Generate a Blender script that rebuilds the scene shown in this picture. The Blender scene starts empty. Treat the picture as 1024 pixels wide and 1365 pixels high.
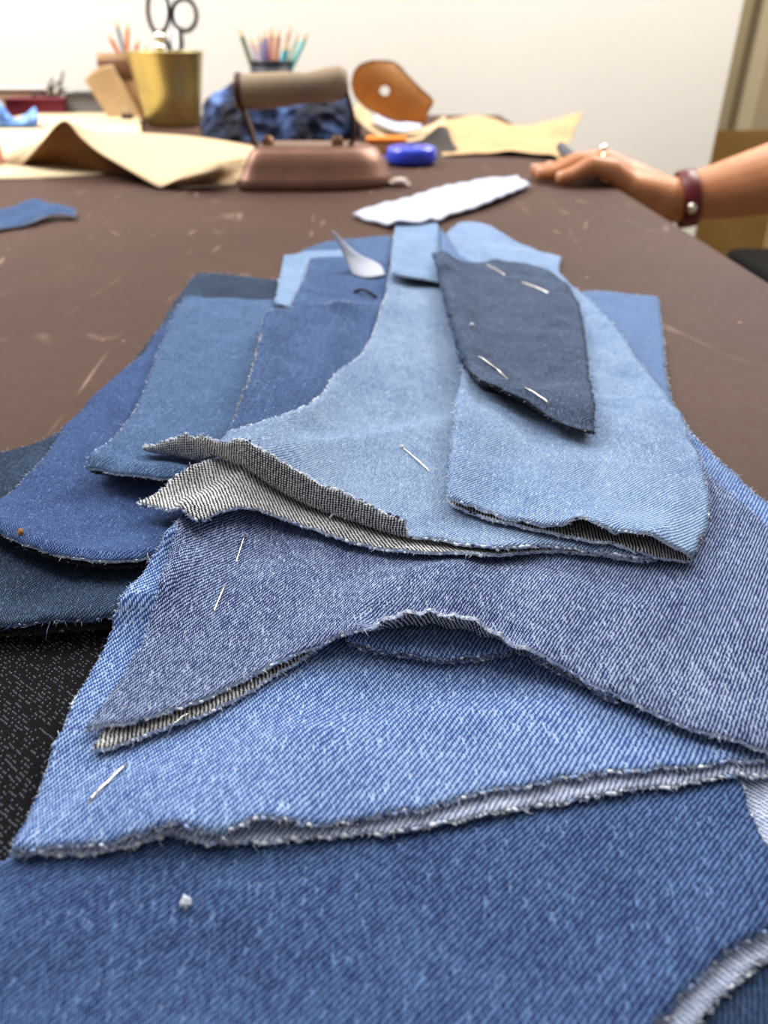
import bpy, bmesh, math, random
import numpy as np
from mathutils import Vector, Matrix, geometry, noise as mnoise

# ------------------------------------------------------------------ camera, world, lights, exposure
scene = bpy.context.scene
COL = scene.collection
R = math.radians
F_PX, CAM_H, PITCH = 1000.0, 0.12, R(32.0)
cam_data = bpy.data.cameras.new('camera')
cam = bpy.data.objects.new('camera', cam_data)
COL.objects.link(cam)
cam.location = (0, 0, CAM_H)
cam.rotation_euler = (R(90) - PITCH, 0, 0)
cam_data.sensor_fit = 'VERTICAL'
cam_data.sensor_height = 36.0
cam_data.lens = 36.0 * F_PX / 1365.0
cam_data.clip_start = 0.005
cam_data.clip_end = 50
cam_data.dof.use_dof = True
cam_data.dof.focus_distance = 0.185
cam_data.dof.aperture_fstop = 14.5
scene.camera = cam

world = bpy.data.worlds.new('world')
scene.world = world
world.use_nodes = True
wb = world.node_tree.nodes['Background']
wb.inputs[0].default_value = (1.0, 0.97, 0.93, 1)
wb.inputs[1].default_value = 0.2

def area_light(name, loc, target, sx, sy, power, color):
    d = bpy.data.lights.new(name, 'AREA')
    d.shape = 'RECTANGLE'; d.size = sx; d.size_y = sy; d.energy = power; d.color = color
    o = bpy.data.objects.new(name, d); COL.objects.link(o)
    o.location = loc
    o.rotation_euler = (Vector(target) - Vector(loc)).to_track_quat('-Z', 'Y').to_euler()
    return o
# tall window to the right beyond the table, its daylight falling across the pile towards the camera
area_light('window_light', (0.75, 1.45, 1.05), (0.0, 0.3, 0.0), 0.6, 0.8, 17.5, (0.97, 0.985, 1.0))
# unseen soft overhead light, added to make up for the low world fill
area_light('overhead_fill', (-0.1, 0.75, 1.9), (-0.1, 0.75, 0.0), 1.2, 1.2, 15.0, (1.0, 0.97, 0.92))
# unseen warm light, added to brighten the cardboard and recess wall
area_light('cardboard_fill', (1.5, 1.55, 1.5), (1.0, 2.2, -0.1), 0.4, 0.4, 14.0, (1.0, 0.86, 0.64))
# unseen light on the left, added to brighten the far wall
area_light('wall_fill', (-1.25, 1.15, 1.35), (-0.25, 1.86, 0.2), 1.0, 1.0, 35.0, (1.0, 0.985, 0.97))

vs = scene.view_settings
vs.view_transform = 'Standard'
vs.look = 'None'
vs.gamma = 1.0
vs.use_curve_mapping = False
vs.exposure = 0.55

random.seed(7)
RNG = np.random.default_rng(11)

# ------------------------------------------------------------------ pixel <-> world helpers
CT, ST = math.cos(PITCH), math.sin(PITCH)
def ray(u, v):
    x = (u - 512.0) / F_PX; yc = (682.5 - v) / F_PX
    return Vector((x, CT + yc * ST, -ST + yc * CT))
def at_z(u, v, z=0.0):
    d = ray(u, v); t = (z - CAM_H) / d.z
    return Vector((d.x * t, d.y * t, z))
def at_y(u, v, y):
    d = ray(u, v); t = y / d.y
    return Vector((d.x * t, y, CAM_H + d.z * t))

# ------------------------------------------------------------------ object helpers
def tag(o, label=None, cat=None, group=None, kind=None):
    if label: o['label'] = label
    if cat: o['category'] = cat
    if group: o['group'] = group
    if kind: o['kind'] = kind
    return o
def empty(name, loc=(0, 0, 0), rz=0.0):
    o = bpy.data.objects.new(name, None); COL.objects.link(o)
    o.location = loc; o.rotation_euler = (0, 0, rz)
    o.empty_display_size = 0.01
    return o
def mesh_obj(name, me, parent=None):
    o = bpy.data.objects.new(name, me); COL.objects.link(o)
    if parent is not None:
        o.parent = parent
        if parent.type == 'EMPTY' or True:
            pm = Matrix.Translation(parent.location) @ parent.rotation_euler.to_matrix().to_4x4()
            o.matrix_parent_inverse = pm.inverted() if parent.parent is None else Matrix()
    return o
def obj_bm(name, bm, mat, parent=None, smooth=True):
    me = bpy.data.meshes.new(name)
    bmesh.ops.recalc_face_normals(bm, faces=bm.faces)
    bm.to_mesh(me); bm.free()
    if mat: me.materials.append(mat)
    if smooth:
        for p in me.polygons: p.use_smooth = True
    return mesh_obj(name, me, parent)
def bevel_mod(o, w, seg=2):
    m = o.modifiers.new('bevel', 'BEVEL'); m.width = w; m.segments = seg; m.limit_method = 'ANGLE'; m.angle_limit = R(35)
    return o

def bm_box(bm, c, s, rot=None):
    M = Matrix.Translation(c) @ (rot.to_4x4() if rot else Matrix()) @ Matrix.Diagonal((*s, 1))
    bmesh.ops.create_cube(bm, size=1.0, matrix=M)
def bm_tube(bm, pts, radii, seg=10, cap=True):
    pts = [Vector(p) for p in pts]
    if not hasattr(radii, '__len__'): radii = [radii] * len(pts)
    rings = []
    ref = None
    for i, p in enumerate(pts):
        if i == 0: d = pts[1] - p
        elif i == len(pts) - 1: d = p - pts[i - 1]
        else: d = pts[i + 1] - pts[i - 1]
        d.normalize()
        if ref is None:
            ref = Vector((0, 0, 1)) if abs(d.z) < 0.9 else Vector((1, 0, 0))
        a = d.cross(ref).normalized(); b = a.cross(d).normalized()
        ref = b
        ring = [bm.verts.new(p + (a * math.cos(2 * math.pi * k / seg) + b * math.sin(2 * math.pi * k / seg)) * radii[i]) for k in range(seg)]
        rings.append(ring)
    for r0, r1 in zip(rings, rings[1:]):
        for k in range(seg):
            bm.faces.new((r0[k], r0[(k + 1) % seg], r1[(k + 1) % seg], r1[k]))
    if cap:
        bm.faces.new(rings[0]); bm.faces.new(rings[-1])
def bm_lathe(bm, prof, seg=32, center=(0, 0, 0), cap0=False, cap1=False):
    c = Vector(center); rings = []
    for r, z in prof:
        rings.append([bm.verts.new(c + Vector((r * math.cos(2 * math.pi * k / seg), r * math.sin(2 * math.pi * k / seg), z))) for k in range(seg)])
    for r0, r1 in zip(rings, rings[1:]):
        for k in range(seg):
            bm.faces.new((r0[k], r0[(k + 1) % seg], r1[(k + 1) % seg], r1[k]))
    if cap0: bm.faces.new(rings[0])
    if cap1: bm.faces.new(rings[-1])
def smooth_line(pts, n):
    """Catmull-Rom through points, n samples per span."""
    P = [Vector(p) for p in pts]; out = []
    for i in range(len(P) - 1):
        p0 = P[max(i - 1, 0)]; p1 = P[i]; p2 = P[i + 1]; p3 = P[min(i + 2, len(P) - 1)]
        for k in range(n):
            t = k / n
            out.append(0.5 * ((2 * p1) + (p2 - p0) * t + (2 * p0 - 5 * p1 + 4 * p2 - p3) * t * t + (3 * p1 - p0 - 3 * p2 + p3) * t ** 3))
    out.append(P[-1]); return out
def bm_patch(bm, grid, nu=6, nv=6, wob=0.0, thick=0.0):
    """Smooth surface through a grid of world points; optional thickness."""
    rows = [smooth_line(r, nu) for r in grid]
    cols = list(zip(*rows)); cols = [smooth_line(c, nv) for c in cols]
    n, m = len(cols), len(cols[0])
    V = [[Vector(cols[i][j]) for j in range(m)] for i in range(n)]
    if wob:
        for i in range(n):
            for j in range(m):
                V[i][j] = V[i][j] + Vector((0, 0, wob * mnoise.noise(V[i][j] * 25)))
    top = [[bm.verts.new(V[i][j]) for j in range(m)] for i in range(n)]
    fs = []
    for i in range(n - 1):
        for j in range(m - 1):
            fs.append(bm.faces.new((top[i][j], top[i + 1][j], top[i + 1][j + 1], top[i][j + 1])))
    if thick:
        bm.normal_update()
        bmesh.ops.solidify(bm, geom=fs, thickness=thick)

# ------------------------------------------------------------------ materials
def srgb(r, g, b):
    f = lambda c: ((c / 255.0) / 12.92) if c / 255.0 <= 0.04045 else (((c / 255.0) + 0.055) / 1.055) ** 2.4
    return (f(r), f(g), f(b), 1.0)
class NT:
    def __init__(self, name):
        self.mat = bpy.data.materials.new(name); self.mat.use_nodes = True
        self.t = self.mat.node_tree; self.b = self.t.nodes['Principled BSDF']
    def n(self, typ, **kw):
        x = self.t.nodes.new(typ)
        for k, v in kw.items(): setattr(x, k, v)
        return x
    def link(self, a, b): self.t.links.new(a, b)
    def put(self, sock, v):
        if hasattr(v, 'is_linked') or isinstance(v, bpy.types.NodeSocket): self.link(v, sock)
        else: sock.default_value = v
    def m(self, op, a, b=0.0, c=0.0, clamp=False):
        x = self.n('ShaderNodeMath', operation=op, use_clamp=clamp)
        self.put(x.inputs[0], a); self.put(x.inputs[1], b); self.put(x.inputs[2], c)
        return x.outputs[0]
    def mix(self, f, a, b):
        x = self.n('ShaderNodeMix', data_type='RGBA')
        self.put(x.inputs[0], f); self.put(x.inputs[6], a); self.put(x.inputs[7], b)
        return x.outputs[2]
    def noise(self, vec, scale, detail=2.0, rough=0.5):
        x = self.n('ShaderNodeTexNoise'); x.inputs['Scale'].default_value = scale
        x.inputs['Detail'].default_value = detail; x.inputs['Roughness'].default_value = rough
        if vec is not None: self.link(vec, x.inputs['Vector'])
        return x.outputs['Fac']
    def comb(self, x, y, z=0.0):
        c = self.n('ShaderNodeCombineXYZ'); self.put(c.inputs[0], x); self.put(c.inputs[1], y); self.put(c.inputs[2], z)
        return c.outputs[0]
    def obj(self): return self.n('ShaderNodeTexCoord').outputs['Object']
    def bump(self, h, dist, strength=1.0):
        x = self.n('ShaderNodeBump'); x.inputs['Strength'].default_value = strength
        x.inputs['Distance'].default_value = dist; self.link(h, x.inputs['Height'])
        self.link(x.outputs[0], self.b.inputs['Normal'])
    def ramp(self, f, stops):
        x = self.n('ShaderNodeValToRGB'); e = x.color_ramp.elements
        while len(e) < len(stops): e.new(0.5)
        for el, (p, c) in zip(e, stops): el.position = p; el.color = c
        self.link(f, x.inputs[0]); return x.outputs[0]
    def base(self, v): self.put(self.b.inputs['Base Color'], v)

def simple(name, col, rough=0.6, metal=0.0, var=0.12, scale=40.0, bump=0.0, spec=0.4, coat=0.0):
    t = NT(name)
    f = t.noise(t.obj(), scale, 4)
    d = tuple(c * (1 - var) for c in col[:3]) + (1,); l = tuple(min(1, c * (1 + var)) for c in col[:3]) + (1,)
    t.base(t.ramp(f, [(0.3, d), (0.7, l)]))
    t.b.inputs['Roughness'].default_value = rough; t.b.inputs['Metallic'].default_value = metal
    t.b.inputs['Specular IOR Level'].default_value = spec; t.b.inputs['Coat Weight'].default_value = coat
    if bump: t.bump(f, bump)
    return t.mat

def denim(name, dark, light, weft, wash=0.3, base=0.5, streak=0.2, thr=0.72, p=0.36, q=0.40, slant=-1.0, speck=0.4, wash_scale=0.045, wamt=0.03, contrast=1.7, per=3.0):
    """Twill weave: p = warp spacing in mm, q = weft spacing; UVs are in millimetres. Worn float tops light; shade between yarns painted as dark grooves."""
    t = NT(name)
    uv = t.n('ShaderNodeUVMap').outputs[0]
    sep = t.n('ShaderNodeSeparateXYZ'); t.link(uv, sep.inputs[0])
    U, V = sep.outputs[0], sep.outputs[1]
    dn = t.m('SUBTRACT', t.noise(uv, 0.7, 2), 0.5)
    dn2 = t.m('SUBTRACT', t.noise(t.comb(V, U, 3.0), 0.6, 2), 0.5)
    x = t.m('DIVIDE', t.m('ADD', U, t.m('MULTIPLY', dn, 0.55)), p)
    y = t.m('DIVIDE', t.m('ADD', V, t.m('MULTIPLY', dn2, 0.8)), q)
    i = t.m('FLOOR', x)
    fx = t.m('SUBTRACT', t.m('FRACT', x), 0.5)
    ph = t.m('ADD', t.m('MULTIPLY', y, 1 / per), t.m('MULTIPLY', i, slant / per))
    s = t.m('FRACT', ph)
    cell = t.m('FLOOR', ph)
    m = t.m('DIVIDE', t.m('SUBTRACT', thr + 0.04, s), 0.08, clamp=True)
    c = t.m('SUBTRACT', 1.0, t.m('MULTIPLY', t.m('MULTIPLY', fx, fx), 3.4))
    a = t.m('SINE', t.m('MULTIPLY', t.m('DIVIDE', s, thr, clamp=True), math.pi))
    hw = t.m('MULTIPLY', c, t.m('ADD', 0.25, t.m('MULTIPLY', a, 0.75)))
    H = t.m('MULTIPLY', hw, m)
    wn = t.n('ShaderNodeTexWhiteNoise', noise_dimensions='2D'); t.link(t.comb(i, cell), wn.inputs['Vector'])
    r1 = t.m('SUBTRACT', wn.outputs['Value'], 0.5)
    ws = t.m('SUBTRACT', t.noise(uv, wash_scale, 4, 0.62), 0.5)
    st = t.m('SUBTRACT', t.noise(t.comb(t.m('MULTIPLY', U, 1.1), t.m('MULTIPLY', V, 0.05)), 1.0, 2), 0.5)
    ws2 = t.m('SUBTRACT', t.noise(uv, wash_scale * 6, 3, 0.6), 0.5)
    fac = t.m('ADD', base, t.m('MULTIPLY', ws, wash * 3.2))
    fac = t.m('ADD', fac, t.m('MULTIPLY', ws2, wash * 1.6))
    fac = t.m('ADD', fac, t.m('MULTIPLY', t.m('GREATER_THAN', wn.outputs['Value'], 0.985), 0.7))
    fac = t.m('ADD', fac, t.m('MULTIPLY', st, streak * 3))
    fac = t.m('ADD', fac, t.m('MULTIPLY', r1, speck * 1.5))
    fac = t.m('ADD', fac, t.m('MULTIPLY', t.m('SUBTRACT', H, 0.52), contrast), clamp=True)  # worn tops lighten; shade in the yarn cavities is put into the colour
    warp = t.mix(fac, dark, light)
    pick = t.m('MULTIPLY', t.m('GREATER_THAN', wn.outputs['Value'], 1 - wamt), t.m('SUBTRACT', 0.85, t.m('MULTIPLY', t.m('ABSOLUTE', fx), 2.0), clamp=True))
    groove_shade = tuple(cc * 0.8 for cc in dark[:3]) + (1,)  # sunk weft darkened to paint in its shade
    weftc = t.mix(pick, groove_shade, weft)
    t.base(t.mix(m, weftc, warp))
    t.b.inputs['Roughness'].default_value = 0.9
    t.b.inputs['Specular IOR Level'].default_value = 0.15
    t.bump(H, 0.00018, 0.8)
    return t.mat

WEFT = srgb(198, 205, 216)
BACKD, BACKL, BACKW = srgb(38, 44, 66), srgb(96, 104, 128), srgb(200, 200, 198)
DM = {}
def dm(key, *a, **k):
    DM[key] = denim('denim_' + key, *a, **k)
dm('foreground', srgb(23, 36, 77), srgb(94, 124, 173), srgb(147, 167, 195), wash=0.3, base=0.46, streak=0.12, p=0.36, q=0.42, speck=0.45, wamt=.02, contrast=1.5)
dm('corner', srgb(16, 26, 48), srgb(62, 87, 123), srgb(117, 132, 155), base=0.4, wash=.5, wash_scale=.08)
dm('black', srgb(3, 3, 5), srgb(10, 12, 18), srgb(120, 128, 140), base=0.35, p=0.40, q=0.40, slant=1.0, wamt=.4, thr=.74, contrast=.7)
dm('teal', srgb(15, 24, 41), srgb(68, 92, 123), srgb(117, 132, 154), base=0.42, wash=0.3, speck=.5)
dm('royal', srgb(29, 44, 88), srgb(88, 117, 167), srgb(137, 155, 187), base=0.45, wash=0.3, streak=0.08)
dm('slate', srgb(45, 66, 106), srgb(107, 136, 175), srgb(156, 172, 197), base=0.5, wash=0.25, streak=0.12)
dm('mid', srgb(37, 57, 98), srgb(99, 126, 169), srgb(155, 171, 195), base=0.46, wash=0.25, streak=0.3)
dm('pale', srgb(86, 115, 157), srgb(159, 183, 211), srgb(197, 207, 220), base=0.6, wash=0.3, streak=0.2)
dm('sky', srgb(46, 72, 136), srgb(160, 188, 226), srgb(205, 214, 227), base=0.5, wash=0.22, streak=0.1, p=0.40, q=0.50, speck=0.5, contrast=1.9)
dm('worn', srgb(22, 37, 88), srgb(164, 182, 216), srgb(216, 220, 226), base=0.42, wash=0.34, streak=0.22, speck=0.6, p=0.30, q=0.42, contrast=2.0)
dm('ice', srgb(61, 89, 137), srgb(168, 189, 212), srgb(205, 214, 225), base=0.66, wash=0.34, streak=0.16, p=0.34, q=0.42, wash_scale=0.022, contrast=1.6)
dm('panel', srgb(65, 94, 146), srgb(170, 193, 219), srgb(211, 218, 229), base=0.68, wash=0.34, streak=0.14, p=0.34, q=0.42, wash_scale=0.025, contrast=1.6)
dm('navy', srgb(32, 44, 68), srgb(104, 122, 152), srgb(145, 156, 174), base=0.40, wash=0.4, streak=0.12, speck=0.5, wash_scale=.08, p=.32, q=.36)
dm('heather', srgb(78, 102, 145), srgb(123, 149, 187), srgb(183, 195, 214), base=0.45, wash=0.2)
DM['back'] = denim('denim_wrong_side', srgb(18, 22, 38), srgb(226, 226, 226), srgb(120, 126, 142), wash=0.12, base=0.42, p=0.34, q=0.44, streak=0.05, speck=.35, contrast=2.2)
DM['back_bold'] = denim('denim_wrong_side_bold', srgb(20, 24, 40), srgb(234, 234, 234), srgb(120, 126, 142), wash=0.1, base=0.56, p=0.46, q=0.40, streak=0.05, speck=.35, contrast=2.0)
DM['back_pale'] = denim('denim_wrong_side_pale', srgb(92, 110, 162), srgb(226, 236, 252), srgb(150, 160, 190), wash=0.1, base=0.72, p=0.38, q=0.46, streak=0.05, speck=.3, contrast=1.9)
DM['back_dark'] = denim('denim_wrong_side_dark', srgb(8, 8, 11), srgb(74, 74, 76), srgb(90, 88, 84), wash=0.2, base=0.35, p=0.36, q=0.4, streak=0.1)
TH_WHITE = simple('thread_white', srgb(224, 230, 240), 0.9, var=0.1, scale=900)
TH_GREY = simple('thread_grey', srgb(150, 156, 168), 0.9, var=0.2, scale=900)
TH_BLUE = simple('thread_indigo', srgb(44, 54, 98), 0.9, var=0.3, scale=900)
TH_PALE = simple('thread_pale_blue', srgb(150, 172, 214), 0.9, var=0.2, scale=900)
TH_DARK = simple('thread_dark', srgb(24, 26, 32), 0.9, var=0.3, scale=900)
TH_TAN = simple('thread_tan', srgb(176, 146, 96), 0.9, var=0.2, scale=900)
STEEL = simple('pin_steel', srgb(206, 204, 198), 0.22, 1.0, var=0.05)

# ------------------------------------------------------------------ the room
def structure(o): o['kind'] = 'structure'; return o
def wall_mat(name, col):
    t = NT(name)
    f = t.noise(t.obj(), 3.0, 5, 0.6)
    d = tuple(c * 0.96 for c in col[:3]) + (1,)
    t.base(t.ramp(f, [(0.3, d), (0.7, col)]))
    t.b.inputs['Roughness'].default_value = 0.85; t.b.inputs['Specular IOR Level'].default_value = 0.2
    t.bump(t.noise(t.obj(), 220, 3), 0.0004)
    return t.mat
M_WALL = wall_mat('wall_paint', srgb(236, 230, 220))
M_WALL2 = wall_mat('recess_paint', srgb(196, 184, 158))
FLOOR_Z = -0.76
def box_obj(name, lo, hi, mat, parent=None, bevel=0.0, kind=None):
    bm = bmesh.new(); lo = Vector(lo); hi = Vector(hi)
    bm_box(bm, (lo + hi) / 2, hi - lo)
    o = obj_bm(name, bm, mat, parent, smooth=False)
    if bevel: bevel_mod(o, bevel)
    if kind: o['kind'] = kind
    return o
WALL_Y = 1.86
box_obj('wall_back', (-2.2, WALL_Y, FLOOR_Z), (0.738, WALL_Y + 0.06, 1.9), M_WALL, kind='structure')
box_obj('wall_recess', (0.4, 2.62, FLOOR_Z), (2.4, 2.7, 1.9), M_WALL2, kind='structure')
M_FLOOR = simple('floor_boards', srgb(128, 104, 80), 0.5, var=0.2, scale=6)
box_obj('floor', (-2.2, -1.0, FLOOR_Z - 0.05), (2.4, 2.7, FLOOR_Z), M_FLOOR, kind='structure')
M_TRIM = simple('trim_paint', srgb(226, 216, 190), 0.5, var=0.03)
pt = at_y(1007, 85, 2.60)
box_obj('trim_1', (pt.x - 0.022, 2.585, FLOOR_Z), (pt.x + 0.026, 2.62, 1.9), M_TRIM, kind='structure', bevel=0.004)

# ------------------------------------------------------------------ work table
def table_material():
    t = NT('table_brown')
    o = t.obj()
    n1 = t.noise(o, 4.0, 5, 0.6); n2 = t.noise(o, 160, 4, 0.7)
    col = t.ramp(n1, [(0.25, srgb(66, 47, 40)), (0.75, srgb(82, 59, 50))])
    # fine knife scratches: thin, long, warped lines in a few directions
    sc = None
    for ang, scale, thr in ((20, 9.0, 0.005), (-35, 7.0, 0.004), (75, 6.0, 0.004), (140, 8.0, 0.004)):
        mp = t.n('ShaderNodeMapping'); t.link(o, mp.inputs[0])
        mp.inputs['Rotation'].default_value = (0, 0, R(ang)); mp.inputs['Scale'].default_value = (1.0, 0.18, 1.0)
        mp.inputs['Location'].default_value = (ang * 0.37, ang * 0.11, 0)
        nf = t.noise(mp.outputs[0], scale, 1.5)
        line = t.m('SUBTRACT', 1.0, t.m('DIVIDE', t.m('ABSOLUTE', t.m('SUBTRACT', nf, 0.5)), thr), clamp=True)
        brk = t.noise(o, 14.0 + ang * 0.05, 2)
        line = t.m('MULTIPLY', line, t.m('MULTIPLY', t.m('SUBTRACT', brk, 0.56), 6.0, clamp=True))
        sc = line if sc is None else t.m('MAXIMUM', sc, line)
    vor = t.n('ShaderNodeTexVoronoi'); vor.inputs['Scale'].default_value = 60; t.link(o, vor.inputs['Vector'])
    dot = t.m('LESS_THAN', vor.outputs['Distance'], 0.07)
    dot = t.m('MULTIPLY', dot, t.m('GREATER_THAN', t.noise(o, 20, 1), 0.55))
    col = t.mix(t.m('MULTIPLY', sc, 0.5), col, srgb(190, 160, 140))
    col = t.mix(t.m('MULTIPLY', dot, 0.5), col, srgb(180, 140, 116))
    t.base(col)
    t.put(t.b.inputs['Roughness'], t.m('ADD', 0.58, t.m('MULTIPLY', n2, 0.2)))
    t.b.inputs['Specular IOR Level'].default_value = 0.12
    t.bump(t.m('ADD', n2, t.m('MULTIPLY', sc, -0.8)), 0.00012)
    return t.mat
M_TABLE = table_material()
M_LEG = simple('table_leg_wood', srgb(74, 52, 40), 0.55, var=0.2, scale=20)
table = empty('work_table', (-0.52, 0.85, FLOOR_Z))
tag(table, 'long dark brown scratched work table under the denim pile', 'table')
top = box_obj('tabletop', (-1.30, -0.12, -0.03), (0.229, 1.665, 0.0), M_TABLE, table, bevel=0.003)
for x in (-1.22, 0.13):
    for y in (0.0, 1.56):
        box_obj('leg', (x - 0.03, y - 0.03, FLOOR_Z), (x + 0.03, y + 0.03, -0.03), M_LEG, table, bevel=0.003)

# ------------------------------------------------------------------ draped cloth machinery
GX0, GX1, GY0, GY1, GR = -0.42, 0.42, 0.0, 0.82, 0.00125
NX = int((GX1 - GX0) / GR) + 1; NY = int((GY1 - GY0) / GR) + 1
HMAP = np.zeros((NX, NY))
def box_blur(A, r):
    for ax in (0, 1):
        pad = [(0, 0), (0, 0)]; pad[ax] = (r + 1, r)
        C = np.cumsum(np.pad(A, pad, mode='edge'), axis=ax)
        n = A.shape[ax]
        A = (np.take(C, range(2 * r + 1, 2 * r + 1 + n), axis=ax) - np.take(C, range(0, n), axis=ax)) / (2 * r + 1)
    return A
def envelope(H, r=3, it=3):
    S = H.copy()
    for k in range(it): S = np.maximum(box_blur(S, r), H)
    return np.maximum(box_blur(S, 2), H)
def sample(S, X, Y):
    fx = np.clip((np.asarray(X) - GX0) / GR, 0, NX - 1.001); fy = np.clip((np.asarray(Y) - GY0) / GR, 0, NY - 1.001)
    i = fx.astype(int); j = fy.astype(int); a = fx - i; b = fy - j
    return S[i, j] * (1 - a) * (1 - b) + S[i + 1, j] * a * (1 - b) + S[i, j + 1] * (1 - a) * b + S[i + 1, j + 1] * a * b
def drop(S, u, v, lift):
    z = 0.0
    for k in range(40):
        p = at_z(u, v, min(z, 0.09)); z = 0.5 * z + 0.5 * (float(sample(S, [p.x], [p.y])[0]) + lift)
    return at_z(u, v, z)
def outline_curve(ctrl, step):
    """ctrl: list of (x, y, lift, corner). Hermite loop resampled at ~step. Returns xy (N,2), lift (N)."""
    n = len(ctrl); P = [np.array(c[:2]) for c in ctrl]
    out = []; L = []
    for i in range(n):
        p0, p1, p2, p3 = P[i - 1], P[i], P[(i + 1) % n], P[(i + 2) % n]
        c1, c2 = ctrl[i][3], ctrl[(i + 1) % n][3]
        d = np.linalg.norm(p2 - p1)
        def tan(a, b, c):
            t = c - a; l = np.linalg.norm(t)
            return t / max(l, 1e-9) * d
        t1 = (p2 - p1) if c1 else tan(p0, p1, p2)
        t2 = (p2 - p1) if c2 else tan(p1, p2, p3)
        k = max(1, int(round(d / step)))
        for s in range(k):
            t = s / k
            h00 = 2 * t ** 3 - 3 * t * t + 1; h10 = t ** 3 - 2 * t * t + t; h01 = -2 * t ** 3 + 3 * t * t; h11 = t ** 3 - t * t
            out.append(h00 * p1 + h10 * t1 + h01 * p2 + h11 * t2)
            e = t * t * (3 - 2 * t)
            L.append(ctrl[i][2] * (1 - e) + ctrl[(i + 1) % n][2] * e)
    return np.array(out), np.array(L)
def inside_poly(poly, X, Y):
    c = np.zeros(X.shape, bool); n = len(poly); j = n - 1
    for i in range(n):
        xi, yi = poly[i]; xj, yj = poly[j]
        if yi != yj:
            m = ((yi > Y) != (yj > Y)) & (X < (xj - xi) * (Y - yi) / (yj - yi) + xi)
            c ^= m
        j = i
    return c
def rbf_fit(P, v):
    d = np.linalg.norm(P[:, None] - P[None], axis=2)
    A = np.zeros((len(P) + 1, len(P) + 1)); A[:-1, :-1] = -d - 1e-5 * np.eye(len(P)); A[-1, :-1] = 1; A[:-1, -1] = 1
    w = np.linalg.solve(A, np.append(v, 0)); return w
def rbf_eval(P, w, Q):
    r = np.empty(len(Q))
    for k in range(0, len(Q), 20000):
        q = Q[k:k + 20000]
        r[k:k + 20000] = -np.linalg.norm(q[:, None] - P[None], axis=2) @ w[:-1] + w[-1]
    return r

def threads(name, parent, base, outd, updir, tang, density, length, mats, weights, rad, bob=0.0, bob_r=0.00034):
    """Frayed edge: many tiny curved thread ends (and rounded yarn ends) along an outline."""
    V = []; Fc = []; MI = []
    n = len(base)
    for k in range(n):
        cnt = int(density[k]) + (1 if random.random() < density[k] % 1 else 0)
        for _ in range(cnt):
            f = random.random(); kn = (k + 1) % n
            p = base[k] * (1 - f) + base[kn] * f + updir[k] * random.uniform(-0.00035, 0.00035)
            o = outd[k] + tang[k] * random.gauss(0, 0.6) + updir[k] * random.gauss(0, 0.45)
            o /= max(np.linalg.norm(o), 1e-9)
            o2 = o + tang[k] * random.gauss(0, 0.9) + updir[k] * random.gauss(-0.2, 0.7); o2 /= max(np.linalg.norm(o2), 1e-9)
            L = length * random.uniform(0.35, 1.0) * (2.2 if random.random() < 0.05 else 1)
            q0 = p - o * 0.0004; q1 = p + o * L * 0.5; q2 = q1 + o2 * L * 0.5
            a = np.cross(o, [0.3, 0.5, 0.81]); a /= max(np.linalg.norm(a), 1e-9); b = np.cross(o, a)
            r = rad * random.uniform(0.7, 1.25)
            i0 = len(V)
            for q, rr in ((q0, r), (q1, r), (q2, r * 0.45)):
                for m_ in range(3):
                    an = 2.0944 * m_; V.append(q + (a * math.cos(an) + b * math.sin(an)) * rr)
            mi = random.choices(range(len(mats)), weights)[0]
            for s in (0, 3):
                for m_ in range(3):
                    Fc.append((i0 + s + m_, i0 + s + (m_ + 1) % 3, i0 + s + 3 + (m_ + 1) % 3, i0 + s + 3 + m_)); MI.append(mi)
            Fc.append((i0 + 6, i0 + 7, i0 + 8)); MI.append(mi)
        if bob and random.random() < bob:
            f = random.random(); kn = (k + 1) % n
            p = base[k] * (1 - f) + base[kn] * f + outd[k] * 0.00012 + updir[k] * random.uniform(-0.0003, 0.0003)
            r = bob_r * random.uniform(0.6, 1.35); i0 = len(V)
            ax = tang[k] * 1.5 + outd[k] * random.uniform(-0.5, 0.9); ax /= np.linalg.norm(ax)
            a = np.cross(ax, [0.1, 0.2, 0.97]); a /= max(np.linalg.norm(a), 1e-9); b = np.cross(ax, a)
            V.append(p - ax * r * 1.5)
            for sx in (-0.7, 0.7):
                for m_ in range(5):
                    an = 1.2566 * m_; V.append(p + ax * r * sx + (a * math.cos(an) + b * math.sin(an)) * r * 0.85)
            V.append(p + ax * r * 1.5)
            mi = random.choices(range(len(mats)), weights)[0]
            for m_ in range(5):
                n_ = (m_ + 1) % 5
                Fc += [(i0, i0 + 1 + n_, i0 + 1 + m_), (i0 + 1 + m_, i0 + 1 + n_, i0 + 6 + n_, i0 + 6 + m_), (i0 + 11, i0 + 6 + m_, i0 + 6 + n_)]
                MI += [mi] * 3
    me = bpy.data.meshes.new(name)
    me.from_pydata([tuple(v) for v in V], [], Fc)
    for mt in mats: me.materials.append(mt)
    me.polygons.foreach_set('material_index', MI)
    me.polygons.foreach_set('use_smooth', [True] * len(Fc))
    o = bpy.data.objects.new(name, me); COL.objects.link(o)
    o.parent = parent
    o['kind'] = 'stuff'
    return o

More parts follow.
